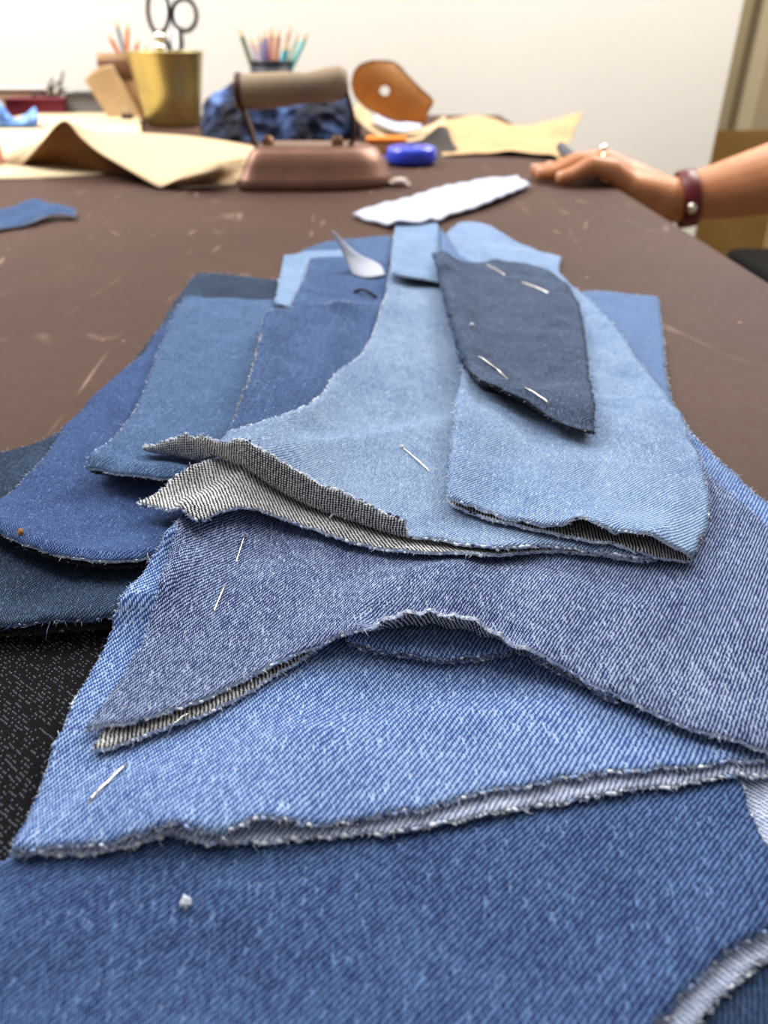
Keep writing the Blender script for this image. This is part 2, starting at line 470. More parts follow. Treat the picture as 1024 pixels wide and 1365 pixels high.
FRAY = {
    'white': ([TH_WHITE, TH_GREY, TH_BLUE, TH_PALE], [6, 2, 1, 2]),
    'pale': ([TH_WHITE, TH_PALE, TH_BLUE], [3, 4, 1.5]),
    'blue': ([TH_GREY, TH_PALE, TH_BLUE], [2, 2, 3]),
    'dark': ([TH_DARK, TH_GREY, TH_BLUE], [5, 1.2, 1]),
    'tan': ([TH_TAN, TH_GREY, TH_WHITE], [3, 2, 1.5]),
}
SURF = []      # (objects' height snapshots for resting small things)
def sheet(name, parent, ctrl, top, bottom, edge, grain=0.0, grain_b=None, inner=(), thick=0.0009, step=0.0011, grid=0.0032, env=(3, 3), inset=0.012,
          wob=0.0005, jit=0.00018, fray='white', fden=2.0, flen=0.0011, frad=0.00009, bob=0.35, bob_r=0.0003, post=None, fold_line=None, update=True, gap=0.00025):
    global HMAP
    S = envelope(HMAP, *env)
    C = []
    for c in ctrl:
        p = drop(S, c[0], c[1], c[2] * 0.001 + gap + thick)
        C.append((p.x, p.y, c[2] * 0.001, len(c) > 3))
    poly, lift = outline_curve(C, step)
    # orientation counter-clockwise
    area = 0.5 * np.sum(poly[:, 0] * np.roll(poly[:, 1], -1) - np.roll(poly[:, 0], -1) * poly[:, 1])
    if area < 0: poly = poly[::-1].copy(); lift = lift[::-1].copy()
    tang = np.roll(poly, -1, 0) - np.roll(poly, 1, 0); tang /= np.maximum(np.linalg.norm(tang, axis=1, keepdims=True), 1e-9)
    nrm = np.stack([tang[:, 1], -tang[:, 0]], 1)
    n = len(poly)
    k = np.arange(n)
    jn = RNG.normal(0, jit, n) + jit * 1.2 * np.sin(k * 0.43 + RNG.uniform(0, 6)) * np.sin(k * 0.11)
    poly = poly + nrm * jn[:, None]
    # lift field
    sub = np.linspace(0, n - 1, min(n, 110)).astype(int)
    cp = [poly[i] for i in sub]; cv = [lift[i] for i in sub]
    lo = poly.min(0); hi = poly.max(0)
    inn = []
    for c in inner:
        p = drop(S, c[0], c[1], c[2] * 0.001 + thick); inn.append((p.x, p.y)); cp.append(np.array((p.x, p.y))); cv.append(c[2] * 0.001)
    gx, gy = np.meshgrid(np.arange(lo[0], hi[0], inset * 1.3), np.arange(lo[1], hi[1], inset * 1.3))
    q = np.stack([gx.ravel(), gy.ravel()], 1)
    if len(q):
        ins = inside_poly(poly, q[:, 0], q[:, 1]); q = q[ins]
    for p in q:
        if np.min(np.linalg.norm(poly - p, axis=1)) > inset and (not inn or min(math.hypot(p[0] - a[0], p[1] - a[1]) for a in inn) > inset):
            cp.append(p); cv.append(0.0)
    cp = np.array(cp); w = rbf_fit(cp, np.array(cv))
    seed = RNG.uniform(0, 50)
    def height(Q):
        l = np.maximum(rbf_eval(cp, w, Q), 0)
        wv = wob * (np.sin(Q[:, 0] * 210 + 37 * Q[:, 1] + seed) * np.sin(Q[:, 1] * 150 - 60 * Q[:, 0] + seed * 2) + 1)
        return sample(S, Q[:, 0], Q[:, 1]) + l + wv * 0.5 + gap
    # triangulate
    gx, gy = np.meshgrid(np.arange(lo[0], hi[0], grid), np.arange(lo[1], hi[1], grid * 0.9))
    gx[::2] += grid * 0.5
    q = np.stack([gx.ravel(), gy.ravel()], 1)
    q = q[inside_poly(poly, q[:, 0], q[:, 1])]
    extra = []
    for off in (0.0013, 0.0028):
        e = poly - nrm * off; e = e[inside_poly(poly, e[:, 0], e[:, 1])]
        d = np.array([np.min(np.linalg.norm(poly - p, axis=1)) for p in e]) if len(e) else np.zeros(0)
        extra.append(e[d > off * 0.8][::2])
    if len(q):
        d = np.array([np.min(np.linalg.norm(poly - p, axis=1)) for p in q]); q = q[d > 0.0036]
    pts = np.concatenate([poly] + extra + [q])
    vin = [Vector((float(a), float(b))) for a, b in pts]
    res = geometry.delaunay_2d_cdt(vin, [(i, (i + 1) % n) for i in range(n)], [], 1, 1e-7)
    ov, of, oorig = res[0], res[2], res[3]
    XY = np.array([(v.x, v.y) for v in ov])
    Z = height(XY)
    co = np.column_stack([XY, Z])
    if post: co = post(co, XY)
    tris = np.array([f for f in of])
    # normals
    e1 = co[tris[:, 1]] - co[tris[:, 0]]; e2 = co[tris[:, 2]] - co[tris[:, 0]]; fn = np.cross(e1, e2)
    VN = np.zeros_like(co)
    for j in range(3): np.add.at(VN, tris[:, j], fn)
    VN /= np.maximum(np.linalg.norm(VN, axis=1, keepdims=True), 1e-12)
    if VN[:, 2].mean() < 0: VN = -VN; tris = tris[:, ::-1]
    N = len(co)
    verts = np.concatenate([co + VN * thick, co])
    ec = {}
    for a, b, c in tris:
        for s, t in ((a, b), (b, c), (c, a)): ec[(s, t)] = 1
    bnd = [(s, t) for (s, t) in ec if (t, s) not in ec]
    faces = [tuple(t) for t in tris] + [(t[2] + N, t[1] + N, t[0] + N) for t in tris] + [(s, s + N, t + N, t) for s, t in bnd]
    mi = [0] * len(tris) + [1] * len(tris) + [2] * len(bnd)
    me = bpy.data.meshes.new(name)
    me.from_pydata([tuple(map(float, v)) for v in verts], [], [tuple(int(i) for i in f) for f in faces])
    for mt in (top, bottom, edge): me.materials.append(mt)
    me.polygons.foreach_set('material_index', mi)
    me.polygons.foreach_set('use_smooth', [m_ < 2 for m_ in mi])
    ca, sa = math.cos(R(grain)), math.sin(R(grain))
    UVp = np.column_stack([XY[:, 0] * ca + XY[:, 1] * sa, -XY[:, 0] * sa + XY[:, 1] * ca]) * 1000 + 700
    gb = R(grain if grain_b is None else grain_b); cb_, sb_ = math.cos(gb), math.sin(gb)
    UVb = np.column_stack([XY[:, 0] * cb_ + XY[:, 1] * sb_, -XY[:, 0] * sb_ + XY[:, 1] * cb_]) * 1000 + 700
    UVp = np.concatenate([UVp, UVb])
    uvl = me.uv_layers.new(name='UVMap')
    li = np.empty(len(me.loops), int); me.loops.foreach_get('vertex_index', li)
    uvl.data.foreach_set('uv', UVp[li].astype(np.float32).ravel())
    me.update()
    o = bpy.data.objects.new(name, me); COL.objects.link(o); o.parent = parent
    # frayed edge
    if fray:
        bp = poly
        zb = height(bp)
        b3 = np.column_stack([bp, zb]); o3 = np.column_stack([bp + nrm * 0.001, zb])
        if post: b3 = post(b3, bp); o3 = post(o3, bp + nrm * 0.001)
        od = o3 - b3; od /= np.maximum(np.linalg.norm(od, axis=1, keepdims=True), 1e-9)
        tg = np.roll(b3, -1, 0) - np.roll(b3, 1, 0); tg /= np.maximum(np.linalg.norm(tg, axis=1, keepdims=True), 1e-9)
        up = np.cross(od, tg); up /= np.maximum(np.linalg.norm(up, axis=1, keepdims=True), 1e-9)
        if up[:, 2].mean() < 0: up = -up
        b3 = b3 + up * (thick * 0.5)
        dens = np.full(n, fden)
        # skip what lies outside the picture
        t_ = (b3[:, 1] * CT - (b3[:, 2] - CAM_H) * ST); uu = 512 + F_PX * b3[:, 0] / np.maximum(t_, 1e-3)
        vv = 682.5 - F_PX * (b3[:, 1] * ST + (b3[:, 2] - CAM_H) * CT) / np.maximum(t_, 1e-3)
        off = (uu < -60) | (uu > 1090) | (vv > 1450) | (t_ < 0.02)
        dens[off] = 0
        threads('frayed_edge', o, b3, od, up, tg, dens, flen, FRAY[fray][0], FRAY[fray][1], frad, bob, bob_r)
    if update:
        i0, i1 = int((lo[0] - GX0) / GR) - 2, int((hi[0] - GX0) / GR) + 3
        j0, j1 = int((lo[1] - GY0) / GR) - 2, int((hi[1] - GY0) / GR) + 3
        i0, j0 = max(i0, 0), max(j0, 0); i1, j1 = min(i1, NX), min(j1, NY)
        X, Y = np.meshgrid(GX0 + np.arange(i0, i1) * GR, GY0 + np.arange(j0, j1) * GR, indexing='ij')
        msk = inside_poly(poly, X.ravel(), Y.ravel())
        if fold_line is not None:
            a, b, sgn = fold_line(); msk &= ((X.ravel() - a[0]) * (b[1] - a[1]) - (Y.ravel() - a[1]) * (b[0] - a[0])) * sgn < 0
        Q = np.stack([X.ravel()[msk], Y.ravel()[msk]], 1)
        hh = HMAP[i0:i1, j0:j1].copy().ravel()
        hh[msk] = np.maximum(hh[msk], height(Q) + thick)
        HMAP[i0:i1, j0:j1] = hh.reshape(X.shape)
    return o

def piece(name, label, cat='denim piece', group=None):
    e = empty(name); tag(e, label, cat, group); return e
def settle(e):
    """Move the Empty to the base of its layers without moving them."""
    cs = [c for c in e.children]
    pts = [v.co for c in cs for v in c.data.vertices]
    c = Vector((sum(p.x for p in pts) / len(pts), sum(p.y for p in pts) / len(pts), min(p.z for p in pts)))
    e.location = c
    for ch in cs: ch.matrix_parent_inverse = Matrix.Translation(-c)

EDGE_W = simple('cut_edge_white', srgb(196, 206, 226), 0.95, var=0.35, scale=1500)
EDGE_B = simple('cut_edge_blue', srgb(96, 110, 150), 0.95, var=0.45, scale=1500)
EDGE_D = simple('cut_edge_dark', srgb(34, 36, 42), 0.95, var=0.4, scale=1500)

# --- blue scrap in the near right corner, underneath everything
e = piece('denim_scrap', 'dark teal denim scrap in the near right corner under the royal blue panel')
sheet('upper_layer', e, [(640, 1520, 0, 1), (1000, 1200, 0), (1250, 1050, 0, 1), (1500, 1300, 0, 1), (1200, 1700, 0, 1)], DM['corner'], DM['back'], EDGE_B, grain=20, fden=0.6)
settle(e)
# --- black denim at the left
e = piece('denim_cutout', 'black denim panel at the left below the sky blue panel')
sheet('upper_layer', e, [(-160, 820, 0, 1), (120, 770, 0), (420, 800, 0, 1), (420, 1080, 0), (300, 1260, 0, 1), (-200, 1300, 0, 1)], DM['black'], DM['back_dark'], EDGE_D, grain=8, fray='dark', fden=1)
settle(e)
# --- dark teal panel under the royal blue one (left)
e = piece('denim_cutout', 'dark teal denim panel at the left lying on the black denim')
tl = [(-190, 845, 2), (-60, 840, 2.5), (0, 833, 3.0), (60, 829, 3.2), (140, 822, 3.2), (230, 812, 2, 1), (300, 700, 0), (430, 520, 0), (455, 420, 0, 1), (372, 376, 1.0, 1), (318, 368, .5), (264, 364, .5, 1),
      (238, 398, .5), (205, 448, .5), (150, 515, .5), (98, 566, .5), (45, 592, .5), (0, 606, .5), (-80, 640, .5, 1), (-220, 740, 0, 1)]
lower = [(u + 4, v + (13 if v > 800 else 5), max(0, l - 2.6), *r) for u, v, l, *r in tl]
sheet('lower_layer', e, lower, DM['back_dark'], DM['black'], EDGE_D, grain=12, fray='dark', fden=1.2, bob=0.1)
sheet('upper_layer', e, tl, DM['teal'], DM['back_dark'], EDGE_B, grain=12, fray='blue', fden=2.2, flen=.0022, bob=0.3)
settle(e)
# --- royal blue pair (left)
e = piece('denim_cutout', 'royal blue denim panel at far left with curved near edge and rust speck')
rl = [(-60, 688, 2.5, 1), (0, 709, 3.4), (40, 728, 3.8), (90, 742, 3.8), (150, 747, 3.4), (200, 741, 2.6), (300, 715, 1, 1), (420, 600, 0), (450, 440, 0, 1), (300, 408, 0), (236, 412, .6, 1),
      (208, 446, .6), (186, 478, .6), (140, 515, .6), (96, 560, .8), (48, 622, 1), (0, 666, 1.6)]
lower = [(u + 5, v + (8 if v > 685 else 4), max(0, l - 1.6), *r) for u, v, l, *r in rl]
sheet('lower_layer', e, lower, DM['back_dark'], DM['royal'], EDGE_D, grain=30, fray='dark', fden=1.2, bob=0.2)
sheet('upper_layer', e, rl, DM['royal'], DM['back_dark'], EDGE_W, grain=10, fray='white', fden=1.8, bob=0.55, bob_r=0.00026)
settle(e)
# --- slate blue panel on it
e = piece('denim_cutout', 'slate blue rectangular denim panel lying on the royal blue one, lifted near edge')
sl = [(115, 624, 4.0, 1), (160, 631, 4.2), (210, 637, 4.2), (320, 640, 2, 1), (420, 560, 0), (480, 410, 0, 1), (400, 402, 0.6), (330, 400, .6), (247, 397, 0.8, 1), (224, 438, 1), (205, 486, 1.2), (184, 540, 1.6), (152, 583, 2.6)]
lower = [(u + 6, v + (4 if v > 620 else 3), max(0, l - 1.4), *r) for u, v, l, *r in sl]
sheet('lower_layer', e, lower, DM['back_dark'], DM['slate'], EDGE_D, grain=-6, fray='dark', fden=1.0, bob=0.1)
sheet('upper_layer', e, sl, DM['slate'], DM['back_dark'], EDGE_W, grain=-6, fray='white', fden=1.8, bob=0.5, bob_r=0.00028)
settle(e)
# --- far pieces
e = piece('denim_scrap', 'grey blue denim scrap at the far left end of the pile behind the pale strip')
sheet('upper_layer', e, [(402, 334, 0, 1), (440, 322, .6), (520, 314, .6, 1), (560, 380, 0, 1), (400, 400, 0, 1)], DM['slate'], DM['back_dark'], EDGE_B, grain=3, fden=.5, step=.002, grid=.006)
settle(e)
e = piece('denim_scrap', 'pale blue denim strip at the far left of the pile under the mid blue panel')
sheet('upper_layer', e, [(379, 340, 1, 1), (412, 336, .6), (470, 332, .6, 1), (500, 400, 0, 1), (440, 418, 0), (366, 404, 1, 1), (373, 372, 1)], DM['pale'], DM['back_pale'], EDGE_W, grain=4, fden=.6, step=.002, grid=.006)
settle(e)
e = piece('denim_scrap', 'mid blue denim scrap with a frayed tan left edge behind the streaked panel')
sheet('upper_layer', e, [(414, 345, 1.4, 1), (450, 342, 1), (520, 348, .6, 1), (530, 420, 0, 1), (385, 416, 1.4, 1), (400, 380, 1.4)], DM['mid'], DM['back_dark'], EDGE_W, grain=4, fray='tan', fden=.8, step=.002, grid=.006)
settle(e)
e = piece('denim_cutout', 'mid blue streaked denim panel with tan frayed left edge beside the pale main panel')
ml = [(296, 600, 2.5, 1), (316, 548, 4.6), (333, 500, 5.2), (345, 455, 5.2), (355, 419, 4, 1), (390, 409, 2), (440, 404, 1.6), (505, 402, 1.5, 1), (540, 460, 0), (520, 560, 0), (440, 640, 0, 1), (330, 650, .5)]
lower = [(u + 5, v + 3, max(0, l - 1.6), *r) for u, v, l, *r in ml]
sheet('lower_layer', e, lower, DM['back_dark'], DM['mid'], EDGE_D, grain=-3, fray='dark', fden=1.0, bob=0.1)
sheet('upper_layer', e, ml, DM['mid'], DM['back_dark'], EDGE_W, grain=-3, fray='tan', fden=1.6, bob=0.35)
settle(e)

# --- royal foreground pair
e = piece('denim_cutout', 'royal blue denim panel filling the foreground with a white lint tuft on it')
fl_low = [(-150, 1230, 0, 1), (0, 1160, 0), (80, 1100, 0, 1), (500, 980, 0), (960, 950, 0, 1), (1060, 1010, 0), (1110, 1090, 0), (1120, 1170, 0), (1075, 1240, 0), (1024, 1277, 0), (985, 1305, 0), (928, 1362, 0), (860, 1440, 0), (740, 1560, 0, 1), (300, 1600, 0), (-260, 1560, 0, 1)]
fl_up = [(-150, 1222, 0, 1), (0, 1150, 0.4), (80, 1090, 0, 1), (500, 970, 0), (900, 950, 0, 1), (985, 1040, 0.6), (1006, 1100, 0.8), (1040, 1165, 0.8), (1046, 1212, 0.6), (1020, 1238, .5), (965, 1272, 0.5), (900, 1335, 0.5), (840, 1410, .5), (720, 1540, 0, 1), (300, 1600, 0), (-260, 1560, 0, 1)]
sheet('lower_layer', e, fl_low, DM['back_pale'], DM['foreground'], EDGE_W, grain=85, fray='white', fden=1.5, step=.0009, grid=.0026, wob=.0004)
sheet('upper_layer', e, fl_up, DM['foreground'], DM['back_pale'], EDGE_B, grain=-6, fray='pale', fden=2.0, step=.0009, grid=.0026, wob=.0006, flen=.0009)
settle(e)
# --- panel at the far right lying on the table
e = piece('denim_cutout', 'medium blue denim panel at the right with a whitish hem, lying flat on the table')
sheet('upper_layer', e, [(700, 420, 0, 1), (778, 389, 0.5), (878, 396, 1, 1), (885, 460, .8), (893, 525, .8), (925, 580, .6), (985, 638, .4), (1060, 705, .4), (1120, 800, 0, 1), (900, 900, 0), (640, 640, 0, 1)], DM['heather'], DM['back_pale'], EDGE_W, grain=2, fray='white', fden=3, flen=.0013, bob=.6)
settle(e)
# --- sky blue pair (large, in front)
e = piece('denim_cutout', 'sky blue denim panel with a doubled frayed near edge, lying on the foreground denim')
sk_low = [(15, 1139, 0, 1), (80, 1137, 0), (140, 1133, .1), (190, 1121, .6), (228, 1110, .9), (268, 1123, .3), (330, 1123, .1), (440, 1114, .1), (560, 1102, .2), (612, 1092, .2), (700, 1075, .2), (800, 1059, .2), (930, 1040, .2), (1024, 1033, .2), (1120, 1015, 0, 1),
          (1190, 900, 0, 1), (1110, 752, .3), (1024, 676, .6), (975, 634, .6), (930, 588, .6), (890, 550, .6, 1), (640, 560, 0), (400, 610, 0), (268, 682, .5, 1), (216, 728, .8), (160, 814, .8), (110, 924, .8), (60, 1042, .5)]
sk_up = [(18, 1134, .2, 1), (80, 1129, .2), (140, 1124, .3), (190, 1108, 1.2), (230, 1096, 1.9), (262, 1107, .9), (292, 1113, .4), (335, 1093, 2.0), (385, 1091, 2.1), (428, 1099, .5), (470, 1093, .2), (560, 1079, .2), (600, 1069, .2), (622, 1060, .6), (700, 1046, .3), (760, 1036, .3), (810, 1029, .3), (930, 1021, .2), (1024, 1013, .3), (1120, 1005, 0, 1),
         (1190, 890, 0, 1), (1110, 750, .3), (1024, 674, .6), (975, 632, .6), (930, 586, .6), (890, 548, .6, 1), (640, 560, 0), (400, 610, 0), (265, 680, .5, 1), (213, 726, .8), (157, 812, .8), (107, 922, .8), (58, 1040, .5)]
sheet('lower_layer', e, sk_low, DM['back_pale'], DM['sky'], EDGE_W, grain=10, fray='white', fden=2.6, bob=.75, bob_r=.00042, step=.0009, env=(3, 2))
sheet('upper_layer', e, sk_up, DM['sky'], DM['back_pale'], EDGE_W, grain=4, fray='pale', fden=2.6, bob=.6, bob_r=.00034, step=.0009, env=(3, 2))
settle(e)
# --- small doubled scrap tucked under the arch
e = piece('denim_scrap', 'small doubled blue denim scrap peeking out under the arched worn panel')
sc = [(462, 853, .8, 1), (520, 868, .5), (590, 876, .4), (640, 873, .6), (700, 868, .4), (820, 930, 0, 1), (860, 820, 0, 1), (640, 760, 0), (500, 790, 0, 1)]
sheet('lower_layer', e, [(u + 2, v + 5, 0, *r) for u, v, l, *r in sc], DM['back'], DM['worn'], EDGE_B, grain=10, fray='white', fden=2.2, bob=.4)
sheet('upper_layer', e, sc, DM['sky'], DM['back'], EDGE_B, grain=10, fray='white', fden=2.2, bob=.4)
settle(e)
# --- worn blue pair with the arched near edge
e = piece('denim_cutout', 'worn blue streaked denim panel with an arched near edge, pinned on the sky blue one')
wn_low = [(124, 1000, .2, 1), (150, 996, .2), (205, 975, .2), (270, 953, .2), (330, 921, .2), (400, 880, .2), (460, 838, .2), (560, 800, 0), (700, 850, 0), (810, 905, 0), (940, 968, 0), (1080, 1005, 0, 1),
          (1180, 900, 0, 1), (1070, 752, 0), (1024, 712, .3), (975, 668, .3), (928, 630, .3), (860, 580, 0, 1), (640, 560, 0), (400, 600, 0), (256, 694, .2, 1), (232, 752, .2), (208, 830, .2), (168, 920, .2)]
wn_up = [(117, 971, .5, 1), (180, 962, .3), (262, 935, .3), (330, 904, .4), (400, 871, .8), (460, 846, 3.0), (510, 824, 6.4), (558, 811, 8.6), (600, 815, 8.6), (650, 832, 7.6), (700, 862, 5.0), (750, 890, 2.4), (810, 920, 2.0), (870, 949, 1.6), (940, 975, 1.3), (1024, 1000, 1.2), (1080, 1012, .5, 1),
         (1180, 890, 0, 1), (1070, 745, 0), (1024, 704, .3), (975, 660, .3), (930, 619, .3), (860, 575, 0, 1), (640, 560, 0), (400, 600, 0), (246, 688, .6, 1), (226, 745, 1.0), (207, 810, 1.1), (172, 890, .9)]
sheet('lower_layer', e, wn_low, DM['back'], DM['worn'], EDGE_W, grain=50, fray='white', fden=2.4, bob=.4, step=.0009)
sheet('upper_layer', e, wn_up, DM['worn'], DM['back'], EDGE_W, grain=2, fray='pale', fden=2.4, bob=.35, step=.0009,
      inner=[(500, 842, .8), (530, 838, 1.0), (560, 836, 1.2), (600, 840, 1.2), (640, 848, 1.0), (680, 864, .8)])
settle(e)
# --- pale blue main pair with the curled flap
e = piece('denim_cutout', 'pale blue main denim panel whose near left edge curls up showing its striped wrong side')
pl_low = [(183, 669, 4.5, 1), (212, 676, 4.2), (257, 690, 3.6), (296, 681, 3.4), (338, 677, 3.2), (400, 699, 2.4), (470, 722, 1.6), (545, 735, 1.2), (600, 737, .6), (650, 739, 1.2), (720, 734, .5), (790, 739, .3), (865, 748, .3, 1),
          (900, 700, 0), (850, 560, 0), (700, 400, 0), (610, 320, 0, 1), (560, 318, 0), (524, 350, 0, 1), (514, 400, .5), (500, 440, .5), (478, 478, .5), (430, 535, .5), (330, 590, 1), (262, 618, 2.8), (228, 640, 3.6)]
sheet('lower_layer', e, pl_low, DM['back_bold'], DM['ice'], EDGE_W, grain=70, fray='white', fden=2.2, bob=.6, bob_r=.0004, inset=.009)
S_now = envelope(HMAP, 3, 3)
FA = drop(S_now, 205, 602, 0.0012); FB = drop(S_now, 556, 716, 0.0012)
fa = np.array((FA.x, FA.y)); fb = np.array((FB.x, FB.y))
fd = (fb - fa) / np.linalg.norm(fb - fa); fnrm = np.array((fd[1], -fd[0]))
if fnrm[1] > 0: fnrm = -fnrm          # towards the camera
def curl(co, XY):
    out = co.copy(); rel = XY - fa
    s = rel @ fnrm; along = rel @ fd
    Lf = np.linalg.norm(fb - fa)
    r = 0.0022
    act = (s > 0) & (along < Lf + 0.002)
    phi = R(100)
    a = np.clip(s / r, 0, phi); rest = np.maximum(s - r * phi, 0)
    horiz = r * np.sin(a) + rest * math.cos(phi); vert = r * (1 - np.cos(a)) + rest * math.sin(phi)
    foot = XY - fnrm * s[:, None]
    nxy = foot + fnrm * horiz[:, None]
    out[act, 0] = nxy[act, 0]; out[act, 1] = nxy[act, 1]
    zf = co[:, 2]
    out[act, 2] = zf[act] + vert[act]
    return out
def inv(pxy):   # plan point -> pixel on the resting surface (for outline control)
    z = float(sample(S_now, [pxy[0]], [pxy[1]])[0]) + 0.0012
    t_ = pxy[1] * CT - (z - CAM_H) * ST
    return (512 + F_PX * pxy[0] / t_, 682.5 - F_PX * (pxy[1] * ST + (z - CAM_H) * CT) / t_)
Lf = float(np.linalg.norm(fb - fa))
flap = []
for f, s in ((-0.03, 0.0015), (0.06, 0.0052), (0.18, 0.0084), (0.34, 0.0098), (0.52, 0.0104), (0.70, 0.0098), (0.86, 0.0082), (0.965, 0.0068), (0.985, 0.002)):
    p_ = fa + fd * Lf * f + fnrm * s; u_, v_ = inv(p_)
    flap.append((u_, v_, 0, 1) if f > 0.96 else (u_, v_, 0))
pl_up = flap + [(566, 716, .8), (600, 722, .6), (650, 727, 1.0), (720, 728, .6), (790, 733, .4), (862, 744, .4, 1),
         (900, 700, 0), (850, 560, 0), (700, 400, 0), (612, 320, 0, 1), (560, 316, 0), (524, 345, 0, 1), (513, 400, .8), (500, 440, .8), (480, 474, .8), (448, 498, .8), (428, 528, .8), (380, 552, .8), (310, 572, 1), (240, 588, 2.0, 1)]
sheet('upper_layer', e, pl_up, DM['ice'], DM['back_bold'], EDGE_W, grain=-4, grain_b=22, fray='white', fden=2.4, bob=.7, bob_r=.00042, post=curl, step=.0009, grid=.0026, fold_line=lambda: (fa, fb, 1.0 if (fnrm[0] * fd[1] - fnrm[1] * fd[0]) > 0 else -1.0))
settle(e)
# --- pale strip across the far end
e = piece('denim_scrap', 'short pale blue denim strip lying across the far end of the pile')
st_ = [(522, 364, 3.2, 1), (556, 371, 3.2), (592, 376, 3.0, 1), (590, 335, 2), (584, 298, 2, 1), (556, 295, 2), (529, 292, 2, 1), (523, 330, 2.4)]
sheet('upper_layer', e, st_, DM['pale'], DM['back_dark'], EDGE_W, grain=88, fden=.7, step=.002, grid=.005)
settle(e)
# --- pale panel on the right
e = piece('denim_cutout', 'pale blue right-hand denim panel with gaping doubled near edge and rounded right corner')
pk_up = [(597, 665, 1.8, 1), (601, 610, 4.0), (608, 545, 5.6), (617, 490, 6.0), (601, 425, 5), (588, 370, 3), (592, 320, 1), (612, 299, .8), (640, 297, .8), (690, 324, .8), (748, 344, 1.2, 1), (746, 364, .8), (772, 388, .6), (815, 430, .6), (852, 482, .6), (893, 540, .6), (922, 592, .6), (940, 645, .6), (944, 676, .6), (936, 714, .5), (919, 744, .6, 1),
         (898, 728, 2.2), (876, 717, 3.4), (850, 712, 2.6), (832, 715, .8), (814, 709, 2.0), (798, 690, 5.0), (782, 686, 5.2), (764, 694, 3.0), (742, 704, .7), (690, 694, .5), (640, 680, .6)]
pk_low = [(599, 671, .6, 1), (640, 688, .3), (690, 701, .3), (735, 710, .3), (790, 722, .4), (812, 720, 1.0), (860, 735, .3), (920, 748, .2, 1), (936, 716, .2), (943, 678, .2), (938, 645, .2), (920, 594, .2), (890, 540, .2), (850, 484, .2), (812, 432, .2), (768, 390, .2), (742, 366, .2), (700, 340, 0, 1), (640, 305, .2), (604, 310, .2), (596, 370, .8), (610, 425, 1.4), (623, 490, 1.6), (613, 548, 1.4), (606, 610, 1)]
sheet('lower_layer', e, pk_low, DM['back'], DM['panel'], EDGE_W, grain=30, fray='white', fden=2.0, bob=.5)
sheet('upper_layer', e, pk_up, DM['panel'], DM['back'], EDGE_W, grain=-12, fray='white', fden=2.0, bob=.4, wob=.0012)
settle(e)
# --- navy facing on top
e = piece('denim_cutout', 'small dark navy denim piece on top of the pile held by two pins')
nv_low = [(586, 303, 1.5, 1), (603, 328, 1.0), (630, 349, .6), (690, 352, .3), (737, 367, .3), (772, 412, .3), (780, 480, .4), (786, 572, .8, 1), (740, 562, .8), (700, 540, 1), (668, 523, 1), (640, 512, 1), (622, 492, 1), (607, 450, 1), (592, 390, 1)]
nv_up = [(577, 337, 2.2, 1), (610, 346, 1), (690, 350, .5), (739, 366, .5), (771, 405, .5, 1), (782, 480, .8), (791, 577, 2.6, 1), (764, 570, 3.4), (735, 557, 4.2), (702, 534, 4.6), (668, 518, 4.4), (640, 506, 4.0), (622, 486, 3.4), (606, 440, 2.4), (590, 385, 2.4)]
sheet('lower_layer', e, nv_low, DM['heather'], DM['navy'], EDGE_D, grain=50, fray='dark', fden=1.5, bob=.2)
sheet('upper_layer', e, nv_up, DM['navy'], DM['back_dark'], EDGE_D, grain=-20, fray='dark', fden=2.4, bob=.3, flen=.0014, inner=[(690, 450, .6)])
settle(e)
# --- loose scrap on the table, left
e = piece('denim_scrap', 'loose blue denim scrap lying alone on the table at the far left')
sheet('upper_layer', e, [(-60, 300, 1, 1), (0, 281, 6), (45, 268, 9), (78, 274, 7), (101, 279, 3, 1), (101, 291, 1, 1), (80, 287, 3), (60, 288, 4), (40, 298, 2), (0, 308, 0), (-60, 326, 0, 1)], DM['mid'], DM['back_dark'], EDGE_W, fden=.5, step=.003, grid=.006, inset=.03, wob=.002)
settle(e)
# --- white lining strip on the table
M_LINING = simple('white_cotton', srgb(176, 180, 196), 0.9, var=0.05, scale=300, bump=0.0002)
e = piece('cotton_offcut', 'flat white cotton strip on the table just beyond the denim pile', 'cotton strip')
sheet('upper_layer', e, [(471, 284, 2, 1), (520, 270, 4), (580, 253, 4), (640, 240, 3), (690, 236, 3, 1), (707, 247, 2.5, 1), (660, 266, 4), (610, 284, 2), (545, 297, .5), (484, 293, .5, 1)], M_LINING, M_LINING, M_LINING, fray=None, thick=.0015, step=.003, grid=.006, inset=.02, wob=.002)
settle(e)

# ------------------------------------------------------------------ curled white interfacing on the pile
S_top = envelope(HMAP, 1, 1)
def rest(u, v, lift=0.0): return drop(S_top, u, v, lift)
b0, b1, b2 = rest(470, 366, .0006), rest(490, 370, .0006), rest(514, 366, .0006)
yb = b0.y
grid = [[b0, b1, b2],
        [at_y(461, 345, yb + .006), at_y(480, 349, yb + .012), at_y(506, 352, yb + .02)],
        [at_y(451, 324, yb + .004), at_y(463, 330, yb + .010), at_y(477, 338, yb + .018)],
        [at_y(443, 307, yb), at_y(446, 309, yb + .002), at_y(449, 312, yb + .004)]]
bm = bmesh.new(); bm_patch(bm, grid, 5, 5, thick=.0004)
o = obj_bm('interfacing_scrap', bm, M_LINING)
tag(o, 'curled white pointed interfacing scrap standing on the far end of the pile', 'fabric scrap')

